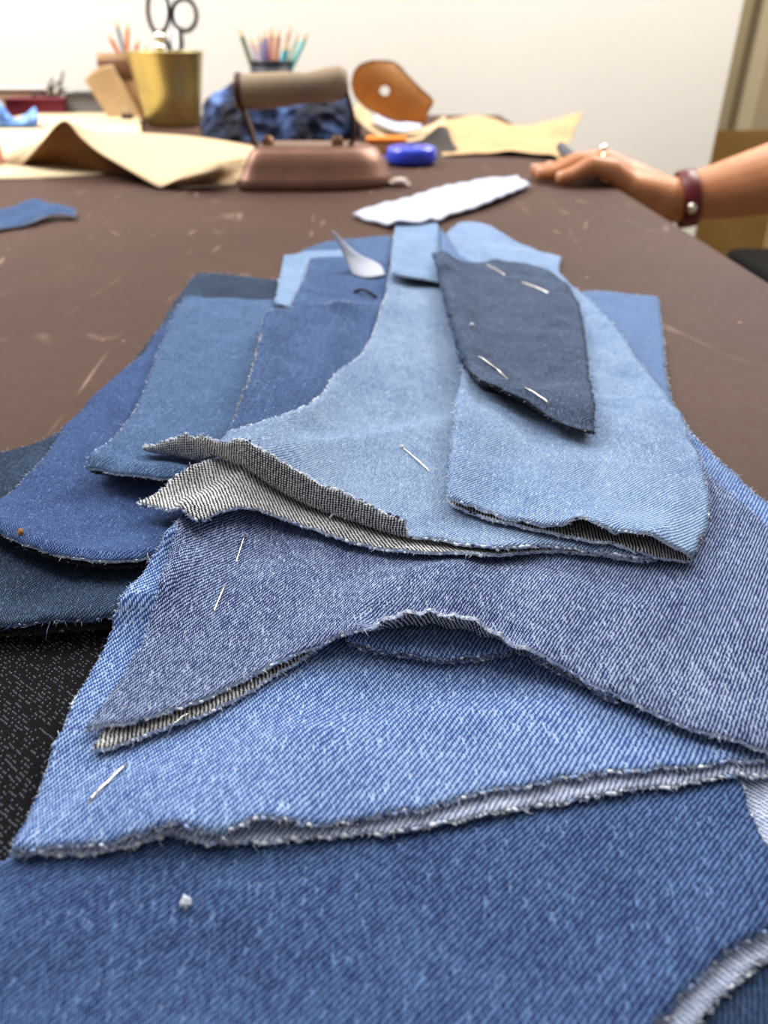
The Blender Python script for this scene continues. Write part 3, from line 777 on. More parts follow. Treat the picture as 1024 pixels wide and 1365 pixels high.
# ------------------------------------------------------------------ pins
M_PINHEAD = simple('pin_head_white', srgb(210, 214, 224), 0.3, var=0.03)
def pin(label, segs, length_lead=0.0022, head=None, rad=0.00030):
    """segs: visible stretches [(u0,v0,u1,v1), ...]; the shaft dips into the cloth between and beyond them."""
    pts = []
    for k, (u0, v0, u1, v1) in enumerate(segs):
        a = rest(u0, v0, .0002); b = rest(u1, v1, .0002); d = (b - a).normalized(); L = (b - a).length
        if k == 0 and head is None: pts.append(a - d * length_lead - Vector((0, 0, .003)))
        if k > 0: pts.append((pts[-1] + a) / 2 - Vector((0, 0, .0014)))
        pts += [a, (a + b) / 2 + Vector((0, 0, .0003)), b]
    pts.append(b + d * length_lead - Vector((0, 0, .003)))
    e = empty('straight_pin', pts[0])
    bm = bmesh.new(); ln = smooth_line(pts, 5); bm_tube(bm, ln, [rad] * (len(ln) - 3) + [rad * .8, rad * .5, rad * .15], 8)
    obj_bm('shaft', bm, STEEL, e)
    bm = bmesh.new()
    if head:
        bmesh.ops.create_uvsphere(bm, u_segments=14, v_segments=10, radius=head, matrix=Matrix.Translation(pts[0]))
        obj_bm('head', bm, M_PINHEAD, e)
    else:
        dd = (pts[1] - pts[0]).normalized()
        bm_tube(bm, [pts[0] - dd * .0003, pts[0] + dd * .0003], .0007, 12); obj_bm('head', bm, STEEL, e)
    tag(e, label, 'pin', 'straight pins in the denim')
pin('steel pin at the far end of the navy piece on top', [(644, 351, 669, 364), (700, 378, 729, 390)], rad=.0004)
pin('steel pin near the lifted front edge of the navy piece', [(639, 476, 669, 498), (702, 518, 729, 536)], rad=.0003)
pin('slender pin with small round head lying on the pale main panel', [(536, 596, 571, 627)], head=.00075, rad=.00022)
pin('steel pin weaving through the worn panel near its left side', [(327, 713, 317, 742), (299, 783, 286, 815)], rad=.00022)
pin('thin pin tip poking out below the near left edge of the worn panel', [(250, 952, 228, 970)], rad=.00018)
pin('bright steel pin on the sky blue panel near its left edge', [(168, 1020, 122, 1065)], rad=.00027)

# small loose things on the cloth
def lint(name, label, u, v, r, mat, cat='lint'):
    p = rest(u, v, r * .6); bm = bmesh.new()
    bmesh.ops.create_icosphere(bm, subdivisions=3, radius=r, matrix=Matrix.Translation(p) @ Matrix.Diagonal((.7, .85, 1.05, 1)))
    for vv in bm.verts: vv.co += (vv.co - p) * .9 * mnoise.noise(vv.co * 1900)
    o = obj_bm(name, bm, mat); tag(o, label, cat); return o
lint('lint_tuft', 'tiny white lint tuft on the foreground royal blue denim', 248, 1203, .00095, TH_WHITE)
lint('lint_speck', 'small white lint speck on the navy piece', 629, 434, .0011, TH_WHITE)
lint('rust_speck', 'orange brown speck on the near left edge of the royal blue panel', 27, 710, .0009, simple('rust', srgb(168, 112, 54), .9), 'speck')
def thread(label, px, mat, rad=.00022, lift=.0004):
    pts = [rest(u, v, lift + l * .001) for u, v, l in px]; bm = bmesh.new()
    ln = smooth_line(pts, 6); bm_tube(bm, ln, rad, 6); o = obj_bm('loose_thread', bm, mat); tag(o, label, 'thread')
thread('curled white thread end between the curled flap and the layer below', [(440, 690, 0), (446, 684, 1.2), (455, 686, 1.5), (461, 692, .4)], TH_WHITE, .0003)
thread('dark thread snippet on the far denim near the white scrap', [(472, 389, 0), (482, 386, 1.5), (492, 390, 2), (502, 396, 0)], TH_DARK, .0008)

#@@BACKGROUND
# ------------------------------------------------------------------ paper on the table
M_KRAFT = simple('kraft_paper', srgb(194, 170, 136), 0.8, var=0.06, scale=60, bump=0.0002, spec=0.25)
M_KRAFT2 = simple('kraft_paper_tan', srgb(180, 150, 110), 0.8, var=0.06, scale=60, bump=0.0002, spec=0.25)
M_KRAFT_SHADE = simple('kraft_paper_shaded', srgb(112, 74, 40), 0.85, var=0.08, scale=60, bump=0.0002, spec=0.2)  # same kraft paper, darkened to paint in the flap's shade
M_CREAM = simple('cream_paper', srgb(214, 194, 158), 0.8, var=0.03, scale=40, spec=0.25)
def paper(name, label, grid, mat, thick=.0005, nu=6, nv=6, wob=0.0, cat='paper'):
    bm = bmesh.new(); bm_patch(bm, grid, nu, nv, wob=wob, thick=thick)
    o = obj_bm(name, bm, mat); tag(o, label, cat); return o
Z1 = .0012
paper('paper_sheet', 'cream paper sheet at the far left under the folded brown paper', [
    [at_z(-90, 238, Z1), at_z(20, 238, Z1), at_z(70, 236, Z1), at_z(140, 232, Z1)],
    [at_z(-90, 195, .003), at_z(20, 195, .003), at_z(110, 195, .003), at_z(190, 196, .003)],
    [at_z(-60, 176, .006), at_z(40, 174, .006), at_z(120, 170, .006), at_z(188, 172, .006)],
    [at_z(40, 151, .011), at_z(90, 149, .011), at_z(140, 149, .011), at_z(188, 152, .010)]], M_CREAM)
# big brown sheet: bright top side running back from the ridge, panel turned down below the ridge, its shade painted in
RD = [at_z(28, 222, .0004), at_y(52, 194, .895), at_y(84, 161, .872), at_y(108, 183, .852), at_y(132, 203, .834), at_y(172, 227, .812), at_z(212, 250, .003)]
bk = [at_z(-10, 212, .003), at_y(40, 192, 1.03), at_y(100, 178, 1.08), at_y(150, 176, 1.10), at_y(190, 177, 1.12), at_y(270, 183, 1.10), at_z(345, 196, .012)]
mid = [at_z(8, 219, .0012), at_y(46, 194, .96), at_y(95, 168, .97), at_y(128, 178, .97), at_y(158, 187, .965), at_y(222, 205, .95), at_z(330, 218, .010)]
bt = [at_z(30, 220, .0006), at_z(62, 228, .0006), at_z(95, 234, .0006), at_z(122, 238, .0006), at_z(150, 242, .0006), at_z(180, 246, .0006), at_z(208, 249, .0008)]
e = empty('wrapping_paper', at_z(120, 225, 0)); tag(e, 'creased brown wrapping paper with a raised peak, left of the old iron', 'paper')
bm = bmesh.new(); bm_patch(bm, [RD, mid, bk], 5, 6, thick=.0005); obj_bm('sheet', bm, M_KRAFT, e)
bt = [p + Vector((0, .035, 0)) if 0 < k < 6 else p for k, p in enumerate(bt)]
bm = bmesh.new(); bm_patch(bm, [bt, [(a + b) / 2 + Vector((0, .008, 0)) for a, b in zip(bt, RD)], RD], 5, 4, thick=.0005); obj_bm('folded_flap', bm, M_KRAFT_SHADE, e)
# right end of the sheet, running under the iron
paper('paper_sheet', 'brown paper corner lying beside the left end of the iron', [
    [at_z(214, 250, .0015), at_z(262, 248, .001), at_z(312, 246, .001)],
    [at_z(240, 236, .012), at_z(285, 230, .016), at_z(330, 226, .003)],
    [at_z(250, 222, .016), at_z(300, 214, .022), at_z(345, 208, .003)]], M_KRAFT)

# ------------------------------------------------------------------ gold bucket with scissors
M_GOLD = simple('brushed_gold', srgb(188, 172, 112), 0.34, 0.85, var=0.06, scale=12)
bc = at_z(237, 166, 0); bc = Vector((bc.x, 1.44, .001))
rb, rt, hb = .044, .061, .106
e = empty('metal_bucket', bc); tag(e, 'brushed gold metal bucket holding scissors at the far left', 'bucket')
bm = bmesh.new()
bm_lathe(bm, [(.001, 0.0), (rb * .92, 0), (rb, .003), (rb + (rt - rb) * .5, hb * .5), (rt, hb), (rt + .0012, hb + .001), (rt + .0008, hb + .0022), (rt - .0012, hb + .001), (rb + (rt - rb) * .5 - .0015, hb * .5), (rb - .002, .005), (.001, .004)], 48, bc)
obj_bm('body', bm, M_GOLD, e)
bm = bmesh.new()
ring = [bc + Vector((rt * math.cos(a), rt * math.sin(a), hb + .001)) for a in np.linspace(0, 2 * math.pi, 49)]
bm_tube(bm, ring, .0016, 8, cap=False); obj_bm('rim', bm, M_GOLD, e)
M_BLACKMETAL = simple('scissor_handle', srgb(52, 52, 50), 0.4, 0.3)
M_BLADE = simple('scissor_blade', srgb(186, 186, 186), 0.28, 1.0)
def loop_tube(bm, c, ru, rv, ang, rad, y_tilt=0.0, n=28):
    pts = []
    for k in range(n + 1):
        a = 2 * math.pi * k / n
        x = ru * math.cos(a); z = rv * math.sin(a)
        pts.append(c + Vector((x * math.cos(ang) - z * math.sin(ang), y_tilt * z, x * math.sin(ang) + z * math.cos(ang))))
    bm_tube(bm, pts, rad, 8, cap=False)
yS = 1.44
e = empty('scissors', at_y(232, 130, yS)); tag(e, 'large scissors standing handles up in the gold bucket', 'scissors')
bm = bmesh.new(); loop_tube(bm, at_y(211, 14, yS), .0165, .031, R(-8), .0036); bm_tube(bm, [at_y(214, 40, yS), at_y(225, 62, yS), at_y(230, 80, yS)], [.004, .0045, .004], 8); obj_bm('handle', bm, M_BLACKMETAL, e)
bm = bmesh.new(); loop_tube(bm, at_y(246, 20, yS + .006), .019, .022, R(-22), .0036); bm_tube(bm, [at_y(240, 38, yS + .006), at_y(242, 60, yS + .006), at_y(236, 80, yS + .004)], [.004, .0045, .004], 8); obj_bm('handle', bm, M_BLACKMETAL, e)
for (u0, v0, u1, v1, dy) in ((229, 78, 240, 150, 0), (238, 78, 232, 150, .004)):
    a, b = at_y(u0, v0, yS + dy), at_y(u1, v1, yS + dy)
    bm = bmesh.new(); bm_tube(bm, [a, (a + b) / 2, b], [.006, .005, .001], 6); obj_bm('blade', bm, M_BLADE, e)
bm = bmesh.new(); bmesh.ops.create_uvsphere(bm, u_segments=12, v_segments=8, radius=.005, matrix=Matrix.Translation(at_y(236, 66, yS - .006))); obj_bm('screw', bm, M_BLADE, e)
def stick(name, label, p0, p1, rad, mat, tipmat=None, cat='pencil', group=None, seg=6, tip=.012):
    p0, p1 = Vector(p0), Vector(p1); d = (p1 - p0).normalized()
    e = empty(name, p0); tag(e, label, cat, group)
    bm = bmesh.new(); bm_tube(bm, [p0, p1 - d * tip], rad, seg); obj_bm('barrel', bm, mat, e, smooth=False)
    bm = bmesh.new(); bm_tube(bm, [p1 - d * tip, p1 - d * tip * .25, p1], [rad, rad * .45, rad * .08], seg); obj_bm('point', bm, tipmat or M_WOODTIP, e, smooth=False)
    return e
M_WOODTIP = simple('sharpened_wood', srgb(206, 170, 122), .7)
def cmat(n, r, g, b, rough=.45): return simple(n, srgb(r, g, b), rough, var=.05)
# flat steel rule and polished knob in the bucket
e = empty('steel_ruler', at_y(226, 120, yS + .02)); tag(e, 'grey flat metal ruler standing in the gold bucket between the scissor loops', 'ruler')
M_RULER = simple('ruler_metal', srgb(236, 230, 226), .5, 0.0)
def quad_bar(bm, px, th):
    f = [bm.verts.new(at_y(u, v, y)) for u, v, y in px]; g = [bm.verts.new(at_y(u, v, y) + Vector((0, th, 0))) for u, v, y in px]
    bm.faces.new(f); bm.faces.new(g[::-1])
    for k in range(4): bm.faces.new((f[k], f[(k + 1) % 4], g[(k + 1) % 4], g[k]))
bm = bmesh.new(); quad_bar(bm, [(216, 150, yS), (234, 150, yS), (240, -14, yS + .075), (218, -14, yS + .075)], .002); obj_bm('blade', bm, M_RULER, e, False)
bm = bmesh.new(); quad_bar(bm, [(225, 140, yS + .0035), (228, 140, yS + .0035), (231, -10, yS + .0725), (228, -10, yS + .0725)], .0008); obj_bm('scale_line', bm, M_BLADE, e, False)
M_CHROME = simple('polished_chrome', srgb(246, 240, 226), .12, 1.0, var=.01)
e = empty('glint_knobs', at_y(214, 110, yS - .03)); tag(e, 'added chrome knobs standing in for a glint at the bucket', 'glint stand-in')  # knobs and shaft added only to imitate a glint
bm = bmesh.new()
for (vv, r) in ((50, .0085), (64, .0075)):
    bmesh.ops.create_uvsphere(bm, u_segments=16, v_segments=12, radius=r, matrix=Matrix.Translation(at_y(213, vv, yS - .03)))
obj_bm('knob', bm, M_CHROME, e)
bm = bmesh.new(); bm_tube(bm, [at_y(213, 66, yS - .03), at_y(218, 140, yS - .01)], .003, 10); obj_bm('shaft', bm, M_CHROME, e)

# ------------------------------------------------------------------ brown cup with pencils (behind, left of the bucket)
yB = 1.55
cb = at_y(172, 152, yB); cb.z = .001; ctop = at_y(168, 72, yB).z
M_CUP = simple('brown_cup', srgb(150, 112, 66), .6, var=.25, scale=30)
e = empty('pencil_cup', cb); tag(e, 'brown pencil cup behind the gold bucket at the far left', 'cup')
bm = bmesh.new(); bm_lathe(bm, [(.001, 0), (.034, 0), (.036, .003), (.039, ctop), (.0365, ctop), (.033, .006), (.001, .006)], 32, cb); obj_bm('body', bm, M_CUP, e)
bm = bmesh.new(); bm_lathe(bm, [(.0385, ctop * .62), (.0402, ctop * .64), (.0406, ctop * .9), (.039, ctop * .92)], 32, cb); obj_bm('band', bm, simple('brown_cup_band', srgb(104, 66, 40), .6), e)
for (u0, v0, u1, v1, c, nm) in ((180, 110, 143, 44, (206, 120, 70), 'terracotta pencil leaning far left'), (176, 110, 154, 26, (120, 132, 138), 'slim grey pencil'),
                                (172, 112, 165, 60, (196, 150, 130), 'short pinkish pencil'), (168, 112, 170, 30, (222, 136, 72), 'orange pencil leaning inward'),
                                (166, 112, 186, 52, (206, 104, 52), 'dark orange pencil leaning towards the bucket'), (160, 112, 197, 62, (214, 120, 70), 'rust orange pencil touching the bucket rim')):
    dy = random.uniform(-.015, .015)
    stick('pencil', nm + ' in the brown cup', at_y(u0, v0, yB + dy * .4), at_y(u1, v1, yB + dy), .0038, cmat('pencil_paint_brown_cup', *c), group='pencils in the brown cup')
# leaning tan card with a dark notch
A, B, C_, D = at_y(112, 106, 1.505), at_y(150, 86, 1.503), at_y(190, 150, 1.495), at_y(146, 149, 1.497)
C_.z = .002; D.z = .002
paper('tan_card', 'tan paper card leaning against the brown pencil cup', [[D, (D + C_) / 2, C_], [(A + D) / 2, (A + B + C_ + D) / 4 + Vector((0, .005, 0)), (B + C_) / 2], [A, (A + B) / 2 + Vector((0, 0, .006)), B]], M_KRAFT2, .0015, cat='card')
p = at_z(168, 151, 0)
e = empty('binder_clip', (p.x, 1.47, .001)); tag(e, 'small black binder clip in front of the tan card', 'clip')
bm = bmesh.new(); c0 = at_y(168, 144, 1.47); bm_box(bm, (c0.x, 1.47, .0085), (.019, .014, .015)); bevel_mod(obj_bm('clip_body', bm, simple('clip_black', srgb(24, 22, 20), .4), e, False), .003)
for s in (-1, 1):
    bm = bmesh.new(); bm_tube(bm, [(c0.x + s * .006, 1.47, .016), (c0.x + s * .005, 1.467, .022), (c0.x, 1.465, .024)], .0007, 6); obj_bm('wire_arm', bm, STEEL, e)
# black notebook, maroon book
def book(name, label, u0, u1, v0, v1, y, depth, cover, pages, cat='book'):
    a, b = at_y(u0, v1, y), at_y(u1, v0, y); w = b.x - a.x; h = b.z; z0 = .002
    c = Vector(((a.x + b.x) / 2, y + depth / 2, z0))
    e = empty(name, c); tag(e, label, cat)
    t = .0025
    bm = bmesh.new(); bm_box(bm, c + Vector((0, 0, h - t / 2)), (w, depth, t)); obj_bm('cover', bm, cover, e, False)
    bm = bmesh.new(); bm_box(bm, c + Vector((0, 0, t / 2)), (w, depth, t)); obj_bm('cover', bm, cover, e, False)
    bm = bmesh.new(); bm_box(bm, c + Vector((0, .003, h / 2)), (w - .006, depth - .006, h - 2 * t)); obj_bm('pages', bm, pages, e, False)
    return e
M_BLACK = simple('black_cover', srgb(30, 28, 30), .5, var=.1)
M_MAROON = simple('maroon_cover', srgb(110, 28, 44), .6, var=.1)
book('notebook', 'thick black notebook with grey page edges against the far wall', 86, 150, 126, 146, 1.57, .08, M_BLACK, simple('grey_pages', srgb(118, 116, 120), .8))
book('book', 'maroon red book at the far left by the wall', 4, 84, 133, 148, 1.555, .055, M_MAROON, M_MAROON)
e = book('paper_pad', 'white paper pad behind the maroon book at the far left', -20, 62, 119, 150, 1.615, .045, simple('white_pad_cover', srgb(220, 216, 210), .8, var=.03), M_CREAM, cat='pad')
# dark dried sprig
e = empty('dried_sprig', at_z(66, 149, 0)); tag(e, 'dark dried twig sprig between the maroon book and black notebook', 'twig')
M_TWIG = simple('twig_brown', srgb(66, 46, 40), .8, var=.3, scale=80)
zb_ = at_y(70, 143, 1.60)
for k, (u, v) in enumerate(((84, 94), (80, 108), (62, 112), (52, 122), (88, 118), (70, 104), (58, 132), (84, 128))):
    bm = bmesh.new(); p1 = at_y(u, v, 1.60 + .004 * k); m_ = (zb_ + p1) / 2 + Vector((random.uniform(-.006, .006), 0, random.uniform(-.004, .008)))
    base_ = Vector((zb_.x, 1.60, .003)); bm_tube(bm, smooth_line([base_, zb_, m_, p1], 4), [.004] * 5 + [.003] * 4 + [.002] * 3 + [.001], 6); obj_bm('twig', bm, M_TWIG, e)
bm = bmesh.new()
for k in range(26):
    c = zb_ + Vector((random.gauss(0, .02), random.gauss(0, .006), abs(random.gauss(.006, .010))))
    bmesh.ops.create_icosphere(bm, subdivisions=1, radius=random.uniform(.003, .006), matrix=Matrix.Translation(c) @ Matrix.Diagonal((1.5, .6, .9, 1)))
o = obj_bm('dry_leaves', bm, M_TWIG, e); o['kind'] = 'stuff'
# blue patterned packet with red tab
t = NT('blue_print'); f = t.noise(t.obj(), 70, 3)
t.base(t.ramp(f, [(.3, srgb(40, 60, 110)), (.45, srgb(86, 140, 222)), (.62, srgb(120, 168, 232)), (.72, srgb(226, 228, 214))])); t.b.inputs['Roughness'].default_value = .4
yP = 1.33
e = empty('printed_packet', at_z(20, 178, 0)); tag(e, 'crumpled blue printed packet at the far left edge of the table', 'packet')
G = [[at_y(-40, 178, yP), at_y(-10, 178, yP), at_y(20, 179, yP), at_y(48, 177, yP)],
     [at_y(-40, 160, yP - .012), at_y(-8, 158, yP - .014), at_y(22, 166, yP - .012), at_y(51, 160, yP - .01)],
     [at_y(-40, 120, yP + .01), at_y(-6, 130, yP + .01), at_y(20, 158, yP + .01), at_y(46, 142, yP + .012)],
     [at_y(-40, 140, yP + .05), at_y(-8, 146, yP + .05), at_y(20, 164, yP + .05), at_y(46, 154, yP + .05)]]
for q in G[0]: q.z = .003
bm = bmesh.new(); bm_patch(bm, G, 5, 5, thick=.002); obj_bm('wrapper', bm, t.mat, e)
bm = bmesh.new(); bm_patch(bm, [[at_y(50, 176, yP - .01), at_y(56, 177, yP - .012), at_y(64, 176, yP - .01)], [at_y(50, 169, yP), at_y(55, 167, yP - .002), at_y(60, 172, yP)]], 4, 4, thick=.002); obj_bm('red_tab', bm, cmat('red_tab_paint', 206, 84, 62), e)
# tall brownish jar at the left border
yJ = .95; pj = at_y(-22, 221, yJ); rj = at_y(6, 200, yJ).x - at_y(-22, 200, yJ).x
e = empty('spool', (pj.x, yJ, 0)); tag(e, 'pinkish brown wooden spool cut off by the left picture edge', 'spool')
hj = at_y(0, 148, yJ).z
bm = bmesh.new(); bm_lathe(bm, [(.001, .001), (rj, .001), (rj, .006), (rj * .97, .008), (rj * .96, hj * .5), (rj * .97, hj - .008), (rj, hj - .006), (rj, hj), (.004, hj)], 32, (pj.x, yJ, 0)); obj_bm('core', bm, simple('spool_wood', srgb(164, 112, 92), .6), e)
bm = bmesh.new(); bm_lathe(bm, [(rj * .97, hj * .72), (rj * 1.005, hj * .74), (rj * 1.005, hj - .012), (rj * .97, hj - .010)], 32, (pj.x, yJ, 0)); obj_bm('blue_thread', bm, cmat('spool_blue', 150, 170, 206), e)

# ------------------------------------------------------------------ dark cup with coloured pencils
yC = 1.50; cc = at_y(366, 150, yC); cc.z = .001; hc = at_y(366, 82, yC).z
e = empty('pencil_cup', cc); tag(e, 'dark navy pencil cup behind the crumpled jeans, full of coloured pencils', 'cup')
bm = bmesh.new(); bm_lathe(bm, [(.001, 0), (.032, 0), (.034, .003), (.037, hc), (.0345, hc), (.031, .006), (.001, .006)], 32, cc); obj_bm('body', bm, simple('dark_cup', srgb(26, 28, 40), .5), e)
bm = bmesh.new(); bm_lathe(bm, [(.0368, hc - .006), (.0384, hc - .004), (.0384, hc), (.0362, hc + .001)], 32, cc); obj_bm('rim', bm, simple('dark_cup_rim', srgb(20, 20, 30), .4), e)
for (u0, u1, v1, c, nm, dy, rad) in ((346, 319, 38, (74, 98, 66), 'dark green pencil leaning far left', 0, .004), (352, 334, 50, (214, 190, 214), 'pale pink pencil', .01, .004), (356, 346, 46, (160, 140, 190), 'lilac pencil', -.01, .0038),
                                (360, 353, 40, (96, 78, 142), 'violet pencil', .012, .004), (362, 362, 36, (206, 120, 84), 'salmon orange pencil', -.012, .004), (366, 372, 38, (180, 106, 60), 'brown pencil', .008, .0042),
                                (368, 388, 34, (200, 150, 122), 'thin tan pencil', .014, .0034), (369, 384, 56, (60, 170, 190), 'fat turquoise marker', -.02, .0062), (374, 398, 44, (170, 180, 160), 'grey green pencil', .006, .0036),
                                (376, 410, 44, (108, 206, 206), 'light aqua pencil leaning right', -.006, .0042), (358, 340, 58, (222, 214, 226), 'white pencil', -.016, .0036)):
    stick('pencil', nm + ' in the dark cup', at_y(u0, 118, yC + dy * .6), at_y(u1, v1, yC + dy), rad, cmat('pencil_paint_dark_cup', *c), group='pencils in the dark cup')

# ------------------------------------------------------------------ crumpled dark jeans heap
t_ = NT('heap_denim'); o_ = t_.obj(); f1 = t_.noise(o_, 15, 3, .6)
t_.base(t_.ramp(f1, [(.40, srgb(14, 16, 26)), (.54, srgb(30, 42, 76)), (.64, srgb(80, 110, 168)), (.76, srgb(140, 168, 214))])); t_.b.inputs['Roughness'].default_value = .85; t_.bump(t_.noise(o_, 500, 2), .0006)
yH = 1.27
hc_ = at_y(372, 178, yH); hw = at_y(468, 170, yH).x - at_y(372, 170, yH).x; hh_ = at_y(372, 98, yH).z
bm = bmesh.new(); bmesh.ops.create_icosphere(bm, subdivisions=6, radius=1.0)
for v in bm.verts:
    p = v.co.copy()
    r_ = 1 + .16 * mnoise.noise(p * 2.3 + Vector((3, 1, 0))) + .16 * (.5 - abs(mnoise.noise(p * 3.6 + Vector((7, 2, 5))))) + .05 * (.5 - abs(mnoise.noise(p * 9)))
    x, y, z = p * r_
    z = max(z, -.02) if z < 0 else abs(z) ** .8
    v.co = (hc_.x + x * hw * 1.0, yH + y * .075, .002 + max(z, 0) * hh_ * .86)
o = obj_bm('crumpled_jeans', bm, t_.mat); tag(o, 'crumpled dark blue jeans heaped behind the iron handle', 'jeans')

# ------------------------------------------------------------------ antique flat iron
M_IRON = simple('rusted_iron', srgb(128, 92, 76), .42, .55, var=.18, scale=30, bump=.0006)
M_STRAP = simple('iron_strap', srgb(72, 46, 38), .5, .5, var=.2, scale=60)
M_HANDLE = simple('old_wood_handle', srgb(150, 128, 102), .65, var=.2, scale=26, bump=.0006)
xl, xr = at_z(316, 257, 0).x, at_z(522, 250, 0).x
yI = .765; zt = at_y(420, 198, yI + .01).z
e = empty('flat_iron', ((xl + xr) / 2, yI + .045, 0)); tag(e, 'rusty antique flat iron with a wooden handle and strap supports', 'iron')
L_ = xr - xl; ymid = yI + .045
def sole(f, wf, z, inset_l, inset_r):
    """Boat-shaped outline: square heel left, rounded point right."""
    pts = []
    for k in range(17):
        s = k / 16; x = xl + inset_l + s * (L_ - inset_l - inset_r)
        w_ = .045 * wf * (1 if s < .45 else math.sqrt(max(0.0, 1 - ((s - .45) / .56) ** 2.4)))
        if s < .06: w_ *= .85 + 2.5 * s
        pts.append((x, w_))
    return [Vector((x, ymid - w_, z)) for x, w_ in pts] + [Vector((x, ymid + w_, z)) for x, w_ in reversed(pts)]
levels = [(.0005, .99, .001, .001), (.004, 1.0, 0, 0), (.009, 1.0, 0, .0005), (.011, .97, .002, .002), (zt * .6, .88, .007, .007), (zt * .9, .78, .012, .014), (zt, .68, .018, .024)]
bm = bmesh.new(); rings = [[bm.verts.new(p) for p in sole(0, wf, z, il, ir)] for z, wf, il, ir in levels]
for r0, r1 in zip(rings, rings[1:]):
    for k in range(len(r0)): bm.faces.new((r0[k], r0[(k + 1) % len(r0)], r1[(k + 1) % len(r0)], r1[k]))
bm.faces.new(rings[0]); bm.faces.new(rings[-1]); bmesh.ops.remove_doubles(bm, verts=bm.verts, dist=1e-5)
obj_bm('body', bm, M_IRON, e)
yh = ymid - .004
def strap(pts, w=.013, th=.0035):
    bm = bmesh.new(); ln = smooth_line(pts, 6); vs_ = []
    for k, p in enumerate(ln):
        d = (ln[min(k + 1, len(ln) - 1)] - ln[max(k - 1, 0)]).normalized(); nrm_ = Vector((d.z, 0, -d.x)).normalized()
        vs_.append([bm.verts.new(p + Vector((0, sy * w / 2, 0)) + nrm_ * sn * th / 2) for sy, sn in ((-1, -1), (1, -1), (1, 1), (-1, 1))])
    for a, b in zip(vs_, vs_[1:]):
        for k in range(4): bm.faces.new((a[k], a[(k + 1) % 4], b[(k + 1) % 4], b[k]))
    bm.faces.new(vs_[0]); bm.faces.new(vs_[-1])
    obj_bm('strap', bm, M_STRAP, e, False)
strap([at_y(323, 104, yh), at_y(319, 125, yh), at_y(326, 150, yh), at_y(334, 172, yh), at_y(343, 194, yh), at_y(362, 202, yh)], .018)
strap([at_y(459, 112, yh), at_y(464, 130, yh), at_y(470, 152, yh), at_y(473, 174, yh), at_y(468, 192, yh), at_y(450, 202, yh)], .016)
hp = [at_y(322, 122, yh), at_y(340, 122, yh), at_y(380, 119, yh), at_y(410, 117, yh), at_y(440, 113, yh), at_y(455, 110, yh), at_y(464, 109, yh)]
bm = bmesh.new(); bm_tube(bm, hp, [.0145, .0152, .0145, .0125, .0142, .0138, .010], 24)
o = obj_bm('handle', bm, M_HANDLE, e); bevel_mod(o, .002)
bm = bmesh.new(); bm_tube(bm, [at_y(315, 122, yh), at_y(323, 122, yh)], .0158, 24); bevel_mod(obj_bm('ferrule', bm, M_STRAP, e), .0015)
for u, v in ((358, 199), (450, 199)):
    bm = bmesh.new(); c = at_y(u, v, yh); c.z = zt + .002; bm_lathe(bm, [(.001, .006), (.0045, .005), (.006, 0), (.006, -.004)], 12, c); obj_bm('bolt', bm, simple('bolt_brass', srgb(150, 108, 76), .45, .5), e)

# ------------------------------------------------------------------ curled brown leather with a punched hole
yL = 1.16
M_LEATHER = simple('tan_leather', srgb(192, 142, 84), .5, var=.08, scale=30)
poly = [(468, 112), (471, 97), (481, 85), (500, 80), (527, 83), (545, 101), (562, 118), (578, 134), (571, 150), (565, 164), (540, 162), (512, 155), (490, 146), (474, 131)]
hole = [(513 + 7 * math.cos(a), 121 + 7 * math.sin(a)) for a in np.linspace(0, 2 * math.pi, 14, endpoint=False)]
pl_pts = smooth_line([Vector((u, v, 0)) for u, v in poly + poly[:1]], 4)[:-1]
pts = [Vector((p.x, p.y)) for p in pl_pts]; n0 = len(pts); edges = [(i, (i + 1) % n0) for i in range(n0)]
pts += [Vector(h) for h in hole]; edges += [(n0 + i, n0 + (i + 1) % 14) for i in range(14)]
for gu in range(466, 580, 6):
    for gv in range(80, 166, 6):
        if math.hypot(gu - 513, gv - 121) > 10 and inside_poly(np.array([(p.x, p.y) for p in pts[:n0]]), np.array([gu * 1.0]), np.array([gv * 1.0]))[0]: pts.append(Vector((gu, gv)))
ov, _, of, *_ = geometry.delaunay_2d_cdt(pts, edges, [], 1, 1e-4)
bm = bmesh.new(); bv = []
ax0, ax1 = Vector((478, 92)), Vector((570, 150)); axd = (ax1 - ax0).normalized()
for p in ov:
    s = (p - ax0).cross(axd) / 42.0
    bulge = .045 * math.sqrt(max(0.0, 1 - min(1, s * s * .95)))
    bv.append(bm.verts.new(at_y(p.x, p.y, yL - bulge + .03)))
fs = []
for f in of:
    c = sum((ov[i] for i in f), Vector((0, 0))) / len(f)
    if math.hypot(c.x - 513, c.y - 121) > 6.4: fs.append(bm.faces.new([bv[i] for i in f]))
bmesh.ops.solidify(bm, geom=fs, thickness=.002)
o = obj_bm('leather_piece', bm, M_LEATHER); tag(o, 'curved tan leather piece with a round punched hole, propped on curled paper', 'leather')
